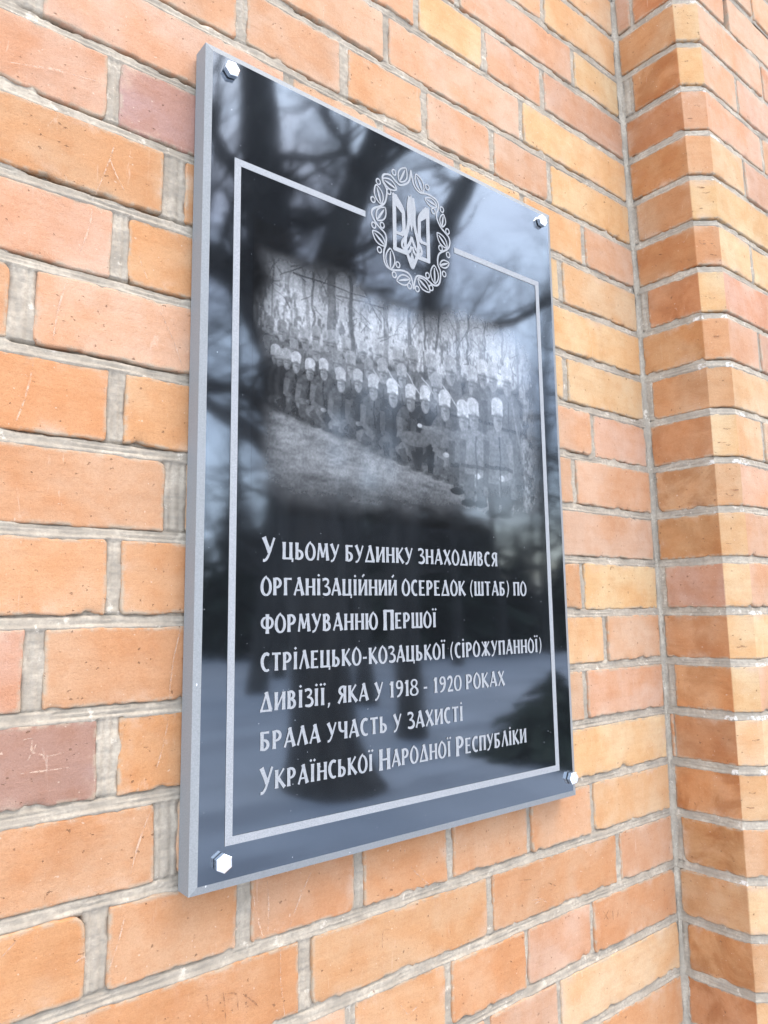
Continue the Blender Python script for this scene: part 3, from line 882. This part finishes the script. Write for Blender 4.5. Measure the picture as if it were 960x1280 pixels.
G['2'] = (.48, [cv([(.06, .78), (.10, 1.10), (.56, 1.06), (.42, .52), (.07, .05)], .10, .17, .07), hb(.04, .45, .045, .10)])
G['0'] = (.48, [cv([(.24, .98), (-.07, 1.02), (-.07, -.04), (.24, .01)], .06, .19, .06), cv([(.24, .98), (.55, 1.02), (.55, -.04), (.24, .01)], .06, .19, .06)])
G['('] = (.26, [cv([(.22, 1.10), (.0, .70), (.0, .25), (.17, -.12)], .05, .13, .05)])
G[')'] = (.26, [cv([(.08, 1.10), (.26, .75), (.24, .25), (.03, -.12)], .05, .13, .05)])
G['-'] = (.32, [hb(.03, .28, .40, .085)])
G[','] = (.20, [cv([(.10, .09), (.12, -.05), (.04, -.18)], .12, .09, .04)])
G[' '] = (.30, [])
def glyph(ch):
    return G[ch.upper()]
LINES = [('У цьому будинку знаходився', .0668, .3923, .2878, .2892, 'У'), ('організаційний осередок (штаб) по', .0656, .4436, .2530, .2540, ''),
         ('формуванню Першої', .0660, .2889, .2181, .2183, 'П'), ('стрілецько-козацької (сірожупанної)', .0660, .4690, .1826, .1834, ''),
         ('дивізії, яка у 1918 - 1920 роках', .0655, .3979, .1463, .1471, ''), ('брала участь у захисті', .0660, .3264, .1115, .1127, ''),
         ('Української Народної Республіки', .0662, .4332, .0760, .0768, 'УНР')]
def make_text():
    hgt = .0165
    for txt, x0, x1, zb0, zb1, caps in LINES:
        s = Strokes(-.0004, .00003, 8)
        items, adv = [], 0.0
        for i, ch in enumerate(txt):
            wd, st = glyph(ch)
            k = 1.28 if (ch in caps and ch.isupper()) else 1.0
            items.append((adv, st, k)); adv += wd * k + (.105 if ch != ' ' else .0)
        adv -= .105
        sx = (x1 - x0) / adv
        for a, st, k in items:
            bx = x0 + a * sx; zb = zb0 + (zb1 - zb0) * (bx - x0) / (x1 - x0) - (.09 * hgt if k > 1 else 0)
            for kind, *q in st:
                if kind == 'p':
                    s.poly([(bx + p[0] * sx * k, zb + p[1] * hgt * k) for p in q[0]])
                else:
                    s.ribbon([(bx + p[0] * sx * k, zb + p[1] * hgt * k) for p in q[0]], np.array(q[1]) * (sx * .60 + hgt * .40) * k * 1.22)
        s.build('inscription_line', M_FROST, plaque)
make_text()

# ---- engraved photograph: rows of soldiers in tall fur hats under bare trees
def make_picture():
    x0, x1, z0, z1, h = .054, .500, .330, .628, .00072
    X = np.arange(x0, x1, h); Zz = np.arange(z0, z1, h)
    GX, GZ = np.meshgrid(X, Zz, indexing='ij')
    rng = np.random.RandomState(21)
    _c = {}
    def nz(f, sd):
        k = (f, sd if f < 200 else sd % 4)
        if k not in _c: _c[k] = n2(GX, GZ, f, k[1])
        return _c[k]
    sky_ = .23 + .14 * nz(28, 1) + .05 * n2(GX * 2.2, GZ, 90, 2)
    img = sky_ * (.85 + .3 * nz(420, 3))
    # distant brush
    br = sstep(.42, .72, n2(GX * 2.5, GZ, 60, 5) * .5 + n2(GX * 2, GZ, 230, 6) * .5)
    img = img * (1 - .60 * br * sstep(.60, .545, GZ))
    def blend(m, val, a=1.0):
        nonlocal img
        img = img * (1 - m * a) + val * m * a
    def line(p, q, w0, w1, val, a=1.0, jit=.0012, sd=1):
        p, q = np.array(p), np.array(q); d = q - p; L = np.hypot(*d); u = d / L
        m0 = (GX > min(p[0], q[0]) - .012) & (GX < max(p[0], q[0]) + .012) & (GZ > min(p[1], q[1]) - .012) & (GZ < max(p[1], q[1]) + .012)
        t = (GX - p[0]) * u[0] + (GZ - p[1]) * u[1]
        o = (GX - p[0]) * -u[1] + (GZ - p[1]) * u[0] + (n1(t, 80, sd) - .5) * jit * 2
        wv = w0 + (w1 - w0) * np.clip(t / L, 0, 1)
        m = sstep(wv / 2 + .0007, wv / 2 - .0004, np.abs(o)) * (t > -.0005) * (t < L + .0005) * m0
        blend(m, val * (.8 + .5 * nz(300, sd)), a)
    def ell(cx, cz, rx, rz, val, a=1.0, soft=.22, tex=.35, sd=0):
        ex = ((GX - cx) / rx) ** 2 + ((GZ - cz) / rz) ** 2
        m = sstep(1 + soft, 1 - soft, ex)
        blend(m, val * (1 - tex / 2 + tex * nz(300, sd)), a)
    def quad(xa, xb, za, zb, tw, val, a=1.0, sd=0, soft=.0008):      # upright tapered block, tw = top/bottom width ratio
        t = np.clip((GZ - za) / (zb - za), 0, 1)
        cx, hwid = (xa + xb) / 2, (xb - xa) / 2 * (1 + (tw - 1) * t)
        m = sstep(hwid + soft, hwid - soft, np.abs(GX - cx)) * sstep(za - soft, za + soft, GZ) * sstep(zb + soft, zb - soft, GZ)
        blend(m, val * (.75 + .5 * nz(300, sd)), a)
    # trees behind
    for i, (p, q, wd) in enumerate([((.0766, .590), (.077, .52), .0022), ((.0961, .585), (.0963, .52), .0024), ((.1114, .590), (.1202, .52), .0048), ((.1242, .590), (.1251, .52), .0028),
                 ((.150, .600), (.1441, .50), .0120), ((.1715, .60), (.1762, .50), .0050), ((.2225, .60), (.2224, .50), .0075), ((.2564, .61), (.2582, .53), .0048), ((.2809, .61), (.2814, .54), .0030),
                 ((.3335, .618), (.338, .48), .0072), ((.3546, .61), (.3473, .49), .0040), ((.305, .615), (.300, .545), .0026), ((.385, .62), (.382, .53), .0028), ((.415, .62), (.418, .54), .0036), ((.445, .62), (.441, .50), .0045)]):
        line(p, q, wd * .85, wd, .06 + .05 * rng.rand(), .45 + .5 * rng.rand(), jit=.0022, sd=i)
    for i in range(95):
        px, pz = rng.uniform(.07, .46), rng.uniform(.53, .605)
        an = rng.uniform(.2, 2.9); L = rng.uniform(.008, .032)
        mid = (px + math.cos(an) * L * .5, pz + math.sin(an) * L * .5 + .001)
        line((px, pz), mid, .0013, .0009, .07, .7, sd=100 + i)
        line(mid, (px + math.cos(an + rng.uniform(-.6, .6)) * L, pz + math.sin(an) * L), .0009, .0005, .08, .65, sd=200 + i)
    line((.10, .583), (.20, .580), .0018, .0010, .06, .8, sd=301); line((.12, .600), (.0850, .575), .0016, .0010, .06, .8, sd=302)
    line((.1545, .5723), (.2225, .575), .0018, .0016, .06, .7, sd=303); line((.1932, .585), (.2151, .5569), .0016, .0014, .06, .8, sd=304)
    FE = np.array([(.06, .444), (.0776, .4405), (.1069, .4324), (.1318, .4246), (.1659, .421), (.1997, .417), (.2317, .404), (.2651, .397), (.323, .385), (.357, .360), (.387, .350), (.50, .344)])
    feet = lambda x: float(np.interp(x, FE[:, 0], FE[:, 1]))
    wid = lambda x: .0124 + (x - .09) / .31 * .0095
    # ground
    gl = np.interp(GX, FE[:, 0], FE[:, 1] + .012)
    gm = sstep(.003, -.003, GZ - gl)
    gtex = .055 + .07 * n2(GX, GZ * 3.5, 40, 31) + .07 * n2(GX, GZ * 3, 130, 32) + .03 * nz(420, 33)
    img = img * (1 - gm) + gtex * gm
    # dark band of bodies so that the ranks read as a crowd
    top = np.interp(GX, [.06, .12, .2, .3, .42, .5], [.515, .512, .512, .512, .52, .515])
    bm = sstep(top + .004, top - .006, GZ) * sstep(gl + .002, gl + .012, GZ) * sstep(.452, .44, GX)
    img = img * (1 - bm) + (.028 + .055 * nz(120, 34)) * bm
    for i in range(900):                                           # arms, straps, faces and shoulders lost in the grain
        bx = rng.uniform(.066, .450); tz = float(np.interp(bx, [.06, .3, .45], [.505, .508, .512])); fz = feet(bx)
        bz = rng.uniform(fz + .012, tz); wq = wid(bx)
        ca = (GX > bx - wq) & (GX < bx + wq)
        if rng.rand() < .6: line((bx, bz), (bx + rng.normal(0, .7) * wq, bz + rng.normal(0, .9) * wq), wq * rng.uniform(.1, .4), wq * rng.uniform(.1, .3), rng.choice([.02, .03, .045, .07, .11]), .5, sd=i % 40)
        else: ell(bx, bz, wq * rng.uniform(.15, .5), wq * rng.uniform(.15, .6), rng.choice([.02, .03, .05, .08, .12]), .45, .6, .5, i % 40)
    def hat(hx, hz, w, v, sd):
        hh = w * .95
        quad(hx - w * .44, hx + w * .44, hz - hh * .50, hz + hh * .18, rng.uniform(.82, 1.10), v, 1, sd)
        ell(hx + w * rng.uniform(-.06, .06), hz + hh * .14, w * .46, hh * .42, v * 1.0, 1, .25, .35, sd)
        ell(hx - w * .2, hz - hh * .05, w * .16, hh * .45, v * .72, .6, .4, .3, sd + 3)
        # face below the brim
        ell(hx + w * .02, hz - hh * .86, w * .34, hh * .55, .17, 1, .3, .5, sd + 1)
        ell(hx + w * .16, hz - hh * .80, w * .16, hh * .44, .11, .75, .5, .2, sd + 2)
        quad(hx - w * .42, hx + w * .42, hz - hh * .60, hz - hh * .46, 1.0, .07, .6, sd, .0009)
        ell(hx + w * rng.uniform(-.15, .1), hz - hh * .78, w * .20, hh * .07, .05, .6, .6, 0)
    def standing(hx, hz, v, sd, dark=.10, long=False):
        w = wid(hx) * 1.0
        bt = hz - w * 1.35
        fz = feet(hx) if long else max(feet(hx) + .02, bt - w * 5.0)
        quad(hx - w * 1.02, hx + w * 1.02, fz, bt - w * .4, .92, dark, .95, sd, .0012)
        ell(hx, bt - w * .50, w * 1.02, w * .62, dark * 1.15, .95, .2, .5, sd)
        line((hx - w * .75, bt - w * .6), (hx - w * .85, bt - w * 2.6), w * .42, w * .34, dark * .62, .8, sd=sd)
        line((hx + w * .72, bt - w * .6), (hx + w * .80, bt - w * 2.6), w * .42, w * .34, dark * 1.35, .7, sd=sd + 1)
        line((hx + w * .02, bt - w * .3), (hx + w * .06, fz), w * .09, w * .09, dark * .45, .8, sd=sd + 2)
        line((hx - w * .8, bt - w * 1.9), (hx + w * .8, bt - w * 2.0), w * .18, w * .16, dark * .4, .8, sd=sd + 4)
        hat(hx + rng.normal(0, .06) * w, hz, w * rng.uniform(.86, 1.08), v, sd)
    BACK = [[.0734, .524], [.0871, .5224], [.1011, .519], [.1144, .5205], [.13, .5258], [.141, .5241], [.1502, .5253], [.1667, .522], [.1902, .5228], [.2123, .5249], [.238, .5254], [.2618, .5316], [.2918, .5273], [.319, .5308], [.3576, .5253], [.3783, .5373], [.3959, .5374], [.4222, .5379]]
    for i, (hx, hz) in enumerate(BACK):
        standing(hx, hz, (.12 if i < 3 else .20) + .09 * rng.rand() + (.06 if i > 13 else 0), 400 + i * 5, .075 + .06 * rng.rand())
    for i, (hx, hz) in enumerate(BACK[9:14]):                     # slung rifles
        wq = wid(hx)
        line((hx - wq * .9, hz - wq * 1.2), (hx + wq * 1.5, hz - wq * 3.6), .0012, .0016, .30, .8, sd=700 + i)
    FRONT = [[.0985, .4975], [.1270, .4985], [.1500, .4930], [.1720, .4955], [.1935, .4950], [.2170, .4935], [.2440, .4960], [.2950, .4965]]
    for i, (hx, hz) in enumerate(FRONT):                          # heads glimpsed between the two ranks
        standing(hx + rng.normal(0, .002), hz + .010 + rng.normal(0, .002), .15 + .08 * rng.rand(), 1100 + i * 5, .05 + .05 * rng.rand())
    FRONT = [[.079, .495], [.0854, .4931], [.0937, .4932], [.104, .4929], [.1193, .4902], [.1369, .4939], [.1602, .4865], [.1822, .4882], [.2039, .487], [.231, .4857], [.256, .4845], [.2782, .4866], [.3102, .4848]]
    for i, (hx, hz) in enumerate(FRONT):
        w = wid(hx) * 1.02; sd = 800 + i * 7
        d = .022 + .045 * rng.rand(); fz = feet(hx) + .001; bt = hz - w * 1.30; lean0 = rng.normal(0, .12)
        ell(hx, bt - w * 1.5, w * 1.55, w * 2.1, .016, .75, .45, .4, sd)
        ell(hx + lean0 * w, bt - w * .9, w * 1.22, w * 1.30, d, 1, .16, .7, sd)
        quad(hx - w * .95, hx + w * .95, bt - w * 2.9, bt - w * .9, .95, d * .9, 1, sd, .0012)
        lean = rng.normal(0, .22) * w; kn = bt - w * rng.uniform(2.0, 2.7)             # knees
        ell(hx - w * .60 - lean, kn, w * .62, w * .46, d * 1.7, .95, .3, .5, sd + 1); ell(hx + w * .38 - lean, kn - w * .2, w * .60, w * .46, d * 1.3, .95, .3, .5, sd + 2)
        line((hx - w * .70 - lean, kn), (hx - w * .55 + lean, fz), w * .62, w * .42, d * .85, 1, sd=sd + 3); line((hx + w * .30 - lean, kn), (hx + w * .50 + lean, fz - w * .1), w * .62, w * .42, d * .75, 1, sd=sd + 4)
        ell(hx - w * .70, fz, w * .50, w * .17, .035, .8, .5, .2, sd); ell(hx + w * .36, fz - w * .12, w * .50, w * .17, .035, .8, .5, .2, sd)
        line((hx - w * .86, bt - w * .55), (hx - w * .98, bt - w * 1.8), w * .46, w * .38, d * 1.5, .9, sd=sd + 5); line((hx - w * .98, bt - w * 1.8), (hx - w * .15, kn + w * .35), w * .36, w * .28, d * 1.45, .9, sd=sd + 6)
        line((hx + w * .86, bt - w * .55), (hx + w * .95, bt - w * 1.8), w * .46, w * .38, d * .6, .9, sd=sd + 7); line((hx + w * .95, bt - w * 1.8), (hx + w * .2, kn + w * .3), w * .36, w * .28, d * .6, .9, sd=sd + 8)
        ell(hx + w * .02, kn + w * .30, w * .26, w * .15, .26, .9 * (rng.rand() < .45), .4, .3, sd)
        line((hx, bt - w * .1), (hx + w * .05, bt - w * 1.9), w * .10, w * .10, d * .4, .8, sd=sd + 9)
        hat(hx + rng.normal(0, .08) * w, hz + rng.normal(0, .05) * w, w * rng.uniform(.90, 1.06), (.25 if i > 2 else .20) + .10 * rng.rand(), sd)
    # one half reclining, two standing at the right end of the rank
    ell(.302, .438, .030, .0125, .085, 1, .2, .6, 903); ell(.262, .430, .024, .0085, .075, 1, .25, .5, 904); line((.24, .428), (.232, .421), .008, .006, .03, 1, sd=905)
    line((.302, .444), (.272, .447), .0050, .0036, .11, 1, sd=906); ell(.270, .447, .0034, .0024, .33, 1, .3, .2, 1)
    for (hx, hz, dk) in ((.3406, .4781, .085), (.3589, .4833, .11), (.4017, .4904, .095)):
        w = wid(hx) * 1.08; fz = feet(hx) + .004; bt = hz - w * 1.35; sd = int(hx * 5000)
        quad(hx - w * 1.25, hx + w * 1.25, fz + w * .9, bt - w * .4, .80, dk, 1, sd, .0012)
        ell(hx, bt - w * .55, w * 1.12, w * .66, dk * 1.1, 1, .2, .5, sd)
        for k in (-.5, .45):
            quad(hx + w * (k - .38), hx + w * (k + .38), fz, fz + w * 1.6, 1.1, dk * .55, 1, sd + 3, .001)
            ell(hx + w * (k - .12), fz, w * .52, w * .2, .022, 1, .3, .2, sd)
        line((hx - w * .9, bt - w * .6), (hx - w * 1.05, bt - w * 3.0), w * .46, w * .36, dk * .6, .9, sd=sd + 4)
        line((hx + w * .9, bt - w * .6), (hx + w * 1.0, bt - w * 2.2), w * .46, w * .36, dk * 1.35, .9, sd=sd + 5); line((hx + w * 1.0, bt - w * 2.2), (hx + w * .2, bt - w * 2.5), w * .36, w * .28, dk * 1.4, .9, sd=sd + 6)
        ell(hx + w * .18, bt - w * 2.5, w * .2, w * .16, .32, .9, .3, .2, sd)
        line((hx + w * .1, bt - w * .3), (hx + w * .12, fz + w), w * .10, w * .12, dk * .4, .85, sd=sd + 7)
        line((hx - w * 1.05, bt - w * 1.95), (hx + w * 1.05, bt - w * 2.0), w * .2, w * .2, dk * .35, .85, sd=sd + 8)
        hat(hx, hz, w, .32, sd)
    line((.430, .500), (.447, .425), .0026, .0034, .16, .8, sd=960)
    # the old photograph is soft
    def blur(A, k):
        for ax in (0, 1):
            P_ = np.pad(A, [(k, k) if q == ax else (0, 0) for q in (0, 1)], mode='edge')
            wts = np.exp(-(np.arange(-k, k + 1) / (k * .55)) ** 2); wts /= wts.sum()
            A = sum(wts[i] * (P_[i:i + A.shape[0], :] if ax == 0 else P_[:, i:i + A.shape[1]]) for i in range(2 * k + 1))
        return A
    img = .85 * blur(img, 1) + .15 * blur(img, 4)
    img = img * (.86 + .14 * n2(GX, GZ, 50, 61) + .14 * n2(GX * 1.4, GZ, 260, 62))
    # vignette of the engraving, and its grain
    m = sstep(.056, .092, GX + (nz(30, 43) - .5) * .016) * sstep(.492, .415, GX) * sstep(.334, .392, GZ + (nz(40, 44) - .5) * .012)
    edge = np.interp(GX, [.05, .12, .19, .27, .35, .48], [.590, .596, .592, .588, .600, .606])
    m = m * sstep(edge + .014, edge - .042, GZ + (nz(24, 41) - .5) * .026)
    img = np.clip(img * (.82 + .36 * nz(640, 51)), 0.008, .6) * .95 * m + .0065 * (1 - m)
    a, b = GX.shape
    idx = np.arange(a * b).reshape(a, b)
    F = np.stack([idx[:-1, :-1], idx[1:, :-1], idx[1:, 1:], idx[:-1, 1:]], -1).reshape(-1, 4)
    P = np.stack([GX.ravel(), np.full(a * b, -.00018), GZ.ravel()], -1)
    v = img.ravel(); col = np.stack([v, v * 1.0, v * .985, np.ones_like(v)], -1)
    mesh_obj('engraved_photograph', P, F, M_PIC, plaque, attrs={'pic': ('FLOAT_COLOR', col), 'eng': ('FLOAT', m.ravel())})
make_picture()

# ---- hexagonal bolts
def bolt_mesh():
    V_, F_ = [], []
    def ring(r, y, n=6, a0=0.0):
        i = len(V_)
        V_.extend([(r * math.cos(a0 + 2 * math.pi * k / n), y, r * math.sin(a0 + 2 * math.pi * k / n)) for k in range(n)])
        return i
    def bridge(i, j, n):
        F_.extend([(i + k, i + (k + 1) % n, j + (k + 1) % n, j + k) for k in range(n)])
    # hexagonal head with a chamfered top
    R_ = .0083
    b = ring(R_ * .8, -.0003, 6, .3); e = ring(R_, -.0012, 6, .3); f = ring(R_, -.0054, 6, .3)
    bridge(b, e, 6)
    bridge(e, f, 6)
    g = ring(R_ * .985, -.0061, 6, .3); h = ring(R_ * .86, -.0068, 6, .3)
    bridge(f, g, 6); bridge(g, h, 6)
    F_.append(tuple(h + k for k in range(6)))
    return V_, F_
BOLTS = [(.0255, .7725, .1), (.5040, .7740, .45), (.0290, .0230, .8), (.5160, .0236, .25)]
_bv, _bf = bolt_mesh()
bolt0 = mesh_obj('bolt', _bv, [f[::-1] for f in _bf], M_BOLT, plaque)
for i, (bx, bz, rot) in enumerate(BOLTS):
    o = bolt0 if i == 0 else link(bolt0.copy(), plaque)
    o.location = (bx, 0, bz)
    o.rotation_euler = (.03 * math.sin(i * 3), rot, .04 * math.cos(i * 5))

# ------------------------------------------------------------------ the park opposite, seen in the polish
VX, VY, VZ = CAM[0], -CAM[1], CAM[2]
def at(az, el, D):
    a, e = math.radians(az), math.radians(el)
    return np.array([VX + D * math.sin(a), VY - D * math.cos(a), VZ + D * math.tan(e)])

class Tubes:
    def __init__(self): self.v, self.f, self.n = [], [], 0
    def tube(self, pts, rad, n=6):
        P = np.asarray(pts, float); m = len(P)
        t = np.empty_like(P); t[1:-1] = P[2:] - P[:-2]; t[0] = P[1] - P[0]; t[-1] = P[-1] - P[-2]
        t /= np.sqrt((t * t).sum(1))[:, None] + 1e-9
        u = np.stack([t[:, 1] * .1 - t[:, 2] * .9, t[:, 2] * .3 - t[:, 0] * .1, t[:, 0] * .9 - t[:, 1] * .3], -1)
        u /= np.sqrt((u * u).sum(1))[:, None] + 1e-9
        v = np.stack([t[:, 1] * u[:, 2] - t[:, 2] * u[:, 1], t[:, 2] * u[:, 0] - t[:, 0] * u[:, 2], t[:, 0] * u[:, 1] - t[:, 1] * u[:, 0]], -1)
        a = np.arange(n) * (2 * math.pi / n)
        r = np.asarray(rad, float)[:, None, None]
        self.v.append((P[:, None, :] + r * (u[:, None, :] * np.cos(a)[None, :, None] + v[:, None, :] * np.sin(a)[None, :, None])).reshape(-1, 3))
        k = np.arange(n); k2 = (k + 1) % n; i = np.arange(m - 1)[:, None] * n
        self.f.append(np.stack([i + k, i + k2, i + n + k2, i + n + k], -1).reshape(-1, 4) + self.n)
        self.n += m * n
    def build(self, name, mat, parent, off):
        return mesh_obj(name, np.concatenate(self.v), np.concatenate(self.f), mat, parent, smooth=True, off=off)

def grow(limbs, twigs, p, d, L, r, depth, rng, up=.12):
    n = 4; pts, rad = [p], [r]
    q = np.array(p, float); dd = np.array(d, float)
    for i in range(n):
        dd = dd + rng.normal(0, .16, 3) + np.array([0, 0, up * .25]); dd /= np.linalg.norm(dd)
        q = q + dd * L / n; pts.append(q.copy()); rad.append(r * (1 - .55 * (i + 1) / n))
    (limbs if r > .022 else twigs).tube(pts, rad, 6 if r > .022 else 3)
    if depth <= 0: return
    for k in range(rng.randint(3, 6)):
        i = rng.randint(1, n + 1)
        side = rng.normal(0, 1, 3); side -= dd * side.dot(dd); side /= np.linalg.norm(side) + 1e-9
        nd = dd * .75 + side * rng.uniform(.5, .95) + np.array([0, 0, up]); nd /= np.linalg.norm(nd)
        grow(limbs, twigs, pts[i], nd, L * rng.uniform(.5, .78), max(.003, rad[i] * rng.uniform(.45, .7)), depth - 1, rng, up)

def bare_tree(base, axis, rad, seed, label, limbs_at=(), depth=4, extra=(), group='bare trees in the park'):
    rng = np.random.RandomState(seed)
    off = np.array([base[0], base[1], -0.06])
    t = thing('bare_tree', tuple(off), label, 'tree', group)
    lim, tw = Tubes(), Tubes()
    pts = smooth_path([np.array(q) for q in axis], 5) if len(axis) > 2 else np.array(axis)
    rr = np.interp(np.linspace(0, 1, len(pts)), np.linspace(0, 1, len(rad)), rad)
    lim.tube(pts, rr, 14)
    for pl, rl in extra:
        pp = smooth_path([np.array(q) for q in pl], 5)
        r2 = np.interp(np.linspace(0, 1, len(pp)), [0, 1], rl)
        lim.tube(pp, r2, 10)
        for i in range(4, len(pp), 2):
            for _ in range(2):
                d = rng.normal(0, 1, 3); d[2] = abs(d[2]) * .6 + .1; d /= np.linalg.norm(d)
                grow(lim, tw, pp[i], d, rng.uniform(.7, 1.5), r2[i] * .35, depth - 1, rng)
    k = len(pts)
    for i in range(int(k * limbs_at[0]), k, max(1, int(limbs_at[1]))):
        for _ in range(int(limbs_at[2])):
            d = rng.normal(0, 1, 3); d[2] = abs(d[2]) * .5 + .15; d /= np.linalg.norm(d)
            grow(lim, tw, pts[i], d, limbs_at[3] * rng.uniform(.6, 1.2), max(.02, rr[i] * .38), depth, rng)
    lim.build('trunk', M_BARK, t, off)
    if tw.v: tw.build('crown', M_TWIG, t, off)
    return t

D1 = 6.9
b1 = at(34.9, 0, D1); b1[2] = -.05
bare_tree(b1, [b1, at(34.7, -11.6, D1), at(34.4, -9, D1), at(34.2, -4, D1), at(33.6, 4, D1), at(32.4, 13, D1), at(30.9, 23, D1), at(29.4, 33, D1), at(28.4, 44, D1), at(27.5, 54, D1 + .4)],
          [.50, .40, .31, .28, .28, .28, .22, .19, .16, .10], 7, 'large dark bare tree with a forked trunk rising from the snow opposite the plaque', (.5, 4, 2, 1.6), 3,
          [([at(32.3, 14, D1), at(33.6, 22, D1 - .1), at(36.2, 29, D1 - .2), at(39.5, 35, D1 - .3), at(44, 42, D1 - .4)], (.22, .12)),
           ([at(31.5, 18, D1), at(27.8, 24, D1 - .3), at(24.5, 27, D1 - .5), at(20, 34, D1 - .4)], (.15, .06)), ([at(30.4, 26, D1), at(28.2, 31, D1 - .2), at(25.6, 34, D1 - .3), at(23, 40, D1 - .4)], (.12, .05)), ([at(33.9, 10, D1), at(30.5, 15, D1 - .3), at(26.5, 17, D1 - .5), at(21, 16, D1 - .6)], (.10, .04))])
D2 = 9.4
b2 = at(40.8, 0, D2); b2[2] = -.05
bare_tree(b2, [b2, at(40.8, -7, D2), at(40.5, 2, D2), at(41.0, 12, D2), at(42.4, 21, D2), at(44.4, 28.5, D2), at(47.4, 33, D2), at(51, 40, D2)], [.24, .19, .17, .16, .16, .15, .13, .07], 9,
          'slim dark bare tree leaning over the snow, right of the forked trunk', (.45, 3, 2, 1.5), 3,
          [([at(42.2, 20, D2), at(45, 21.5, D2), at(49, 21.5, D2), at(55, 24, D2)], (.10, .04))])
rs = np.random.RandomState(77)
for i, (az, D, rad, ht) in enumerate([(29.3, 15, .17, 11), (37.6, 13, .14, 10), (44.5, 22, .13, 11), (56.5, 13, .2, 11), (20, 17, .2, 12), (33, 22, .2, 13), (40, 24, .2, 12), (47.8, 26, .14, 13), (60, 16, .22, 11), (12, 14, .2, 11), (27, 27, .2, 13), (51, 28, .2, 14), (31, 18, .16, 12), (35.5, 19, .15, 12), (54.5, 24, .14, 12), (23, 22, .17, 13), (42.5, 28, .18, 14), (50, 30, .12, 11)]):
    b = at(az, 0, D); b[2] = -.05
    top = b + np.array([rs.uniform(-.8, .8), rs.uniform(-.8, .8), ht])
    mid = (b + top) / 2 + np.array([rs.uniform(-.4, .4), rs.uniform(-.4, .4), 0])
    bare_tree(b, [b, b * .7 + mid * .3, mid, mid * .4 + top * .6, top], [rad * 1.3, rad, rad * .8, rad * .55, rad * .2], 100 + i,
              'bare winter tree standing in the snowy park behind the viewer', (.3, 1, 2, 1.9), 3 if D > 16 and i > 9 and az < 44 else 2)

def spruce(base, ht, w, seed, cat='spruce_tree', low=.08):
    rng = np.random.RandomState(seed)
    off = np.array([base[0], base[1], -.05])
    t = thing(cat, tuple(off), 'dark green spruce at the far edge of the snowy park' if cat == 'spruce_tree' else 'low dark evergreen shrub on the snow opposite the plaque', 'tree' if cat == 'spruce_tree' else 'shrub', 'spruces at the edge of the park' if cat == 'spruce_tree' else None)
    tr = Tubes(); tr.tube([off, off + np.array([0, 0, ht * .97])], [ht * .02, .01], 7); tr.build('trunk', M_BARK, t, off)
    V_, F_ = [], []
    nb = 380 if ht < 2.5 else 460
    for k in range(nb):
        u = rng.rand() ** .8; z = off[2] + ht * (low + (1 - low) * u); L = w * (1 - u) ** .85 * rng.uniform(.6, 1.1) + .05
        a = rng.uniform(0, 2 * math.pi); d = np.array([math.cos(a), math.sin(a), -.32 + .2 * rng.rand()]); s = np.array([-d[1], d[0], 0])
        p0 = np.array([off[0], off[1], z])
        for q in range(3):
            f0 = q / 3; wq = L * .16 * (1 - .55 * f0)
            a0 = p0 + d * L * f0; a1 = p0 + d * L * (f0 + .42) + np.array([0, 0, -.05 * L * q])
            tw = rng.normal(0, .4)
            ss = s * math.cos(tw) + np.array([0, 0, 1]) * math.sin(tw)
            n = len(V_)
            V_ += [a0 - ss * wq * .5, a0 + ss * wq * .5, a1 + ss * wq * .9, a1 - ss * wq * .9 - np.array([0, 0, .05 * L])]
            F_.append((n, n + 1, n + 2, n + 3))
    mesh_obj('crown', V_, np.array(F_), M_NEEDLE, t, off=off)
    return t
k = 0
for az in np.concatenate([np.arange(6, 74, 2.4), np.arange(28.5, 47, 1.9)]):
    D = 27 + 16 * rs.rand(); b = at(az + rs.uniform(-1, 1), 0, D)
    spruce(b, (4.2 if az > 45 or az < 30 else 7.2) + 2.8 * rs.rand(), 2.1 + rs.rand(), 300 + k); k += 1
spruce(at(51.4, 0, 8.3), .95, 1.25, 900, 'evergreen_shrub', .02)
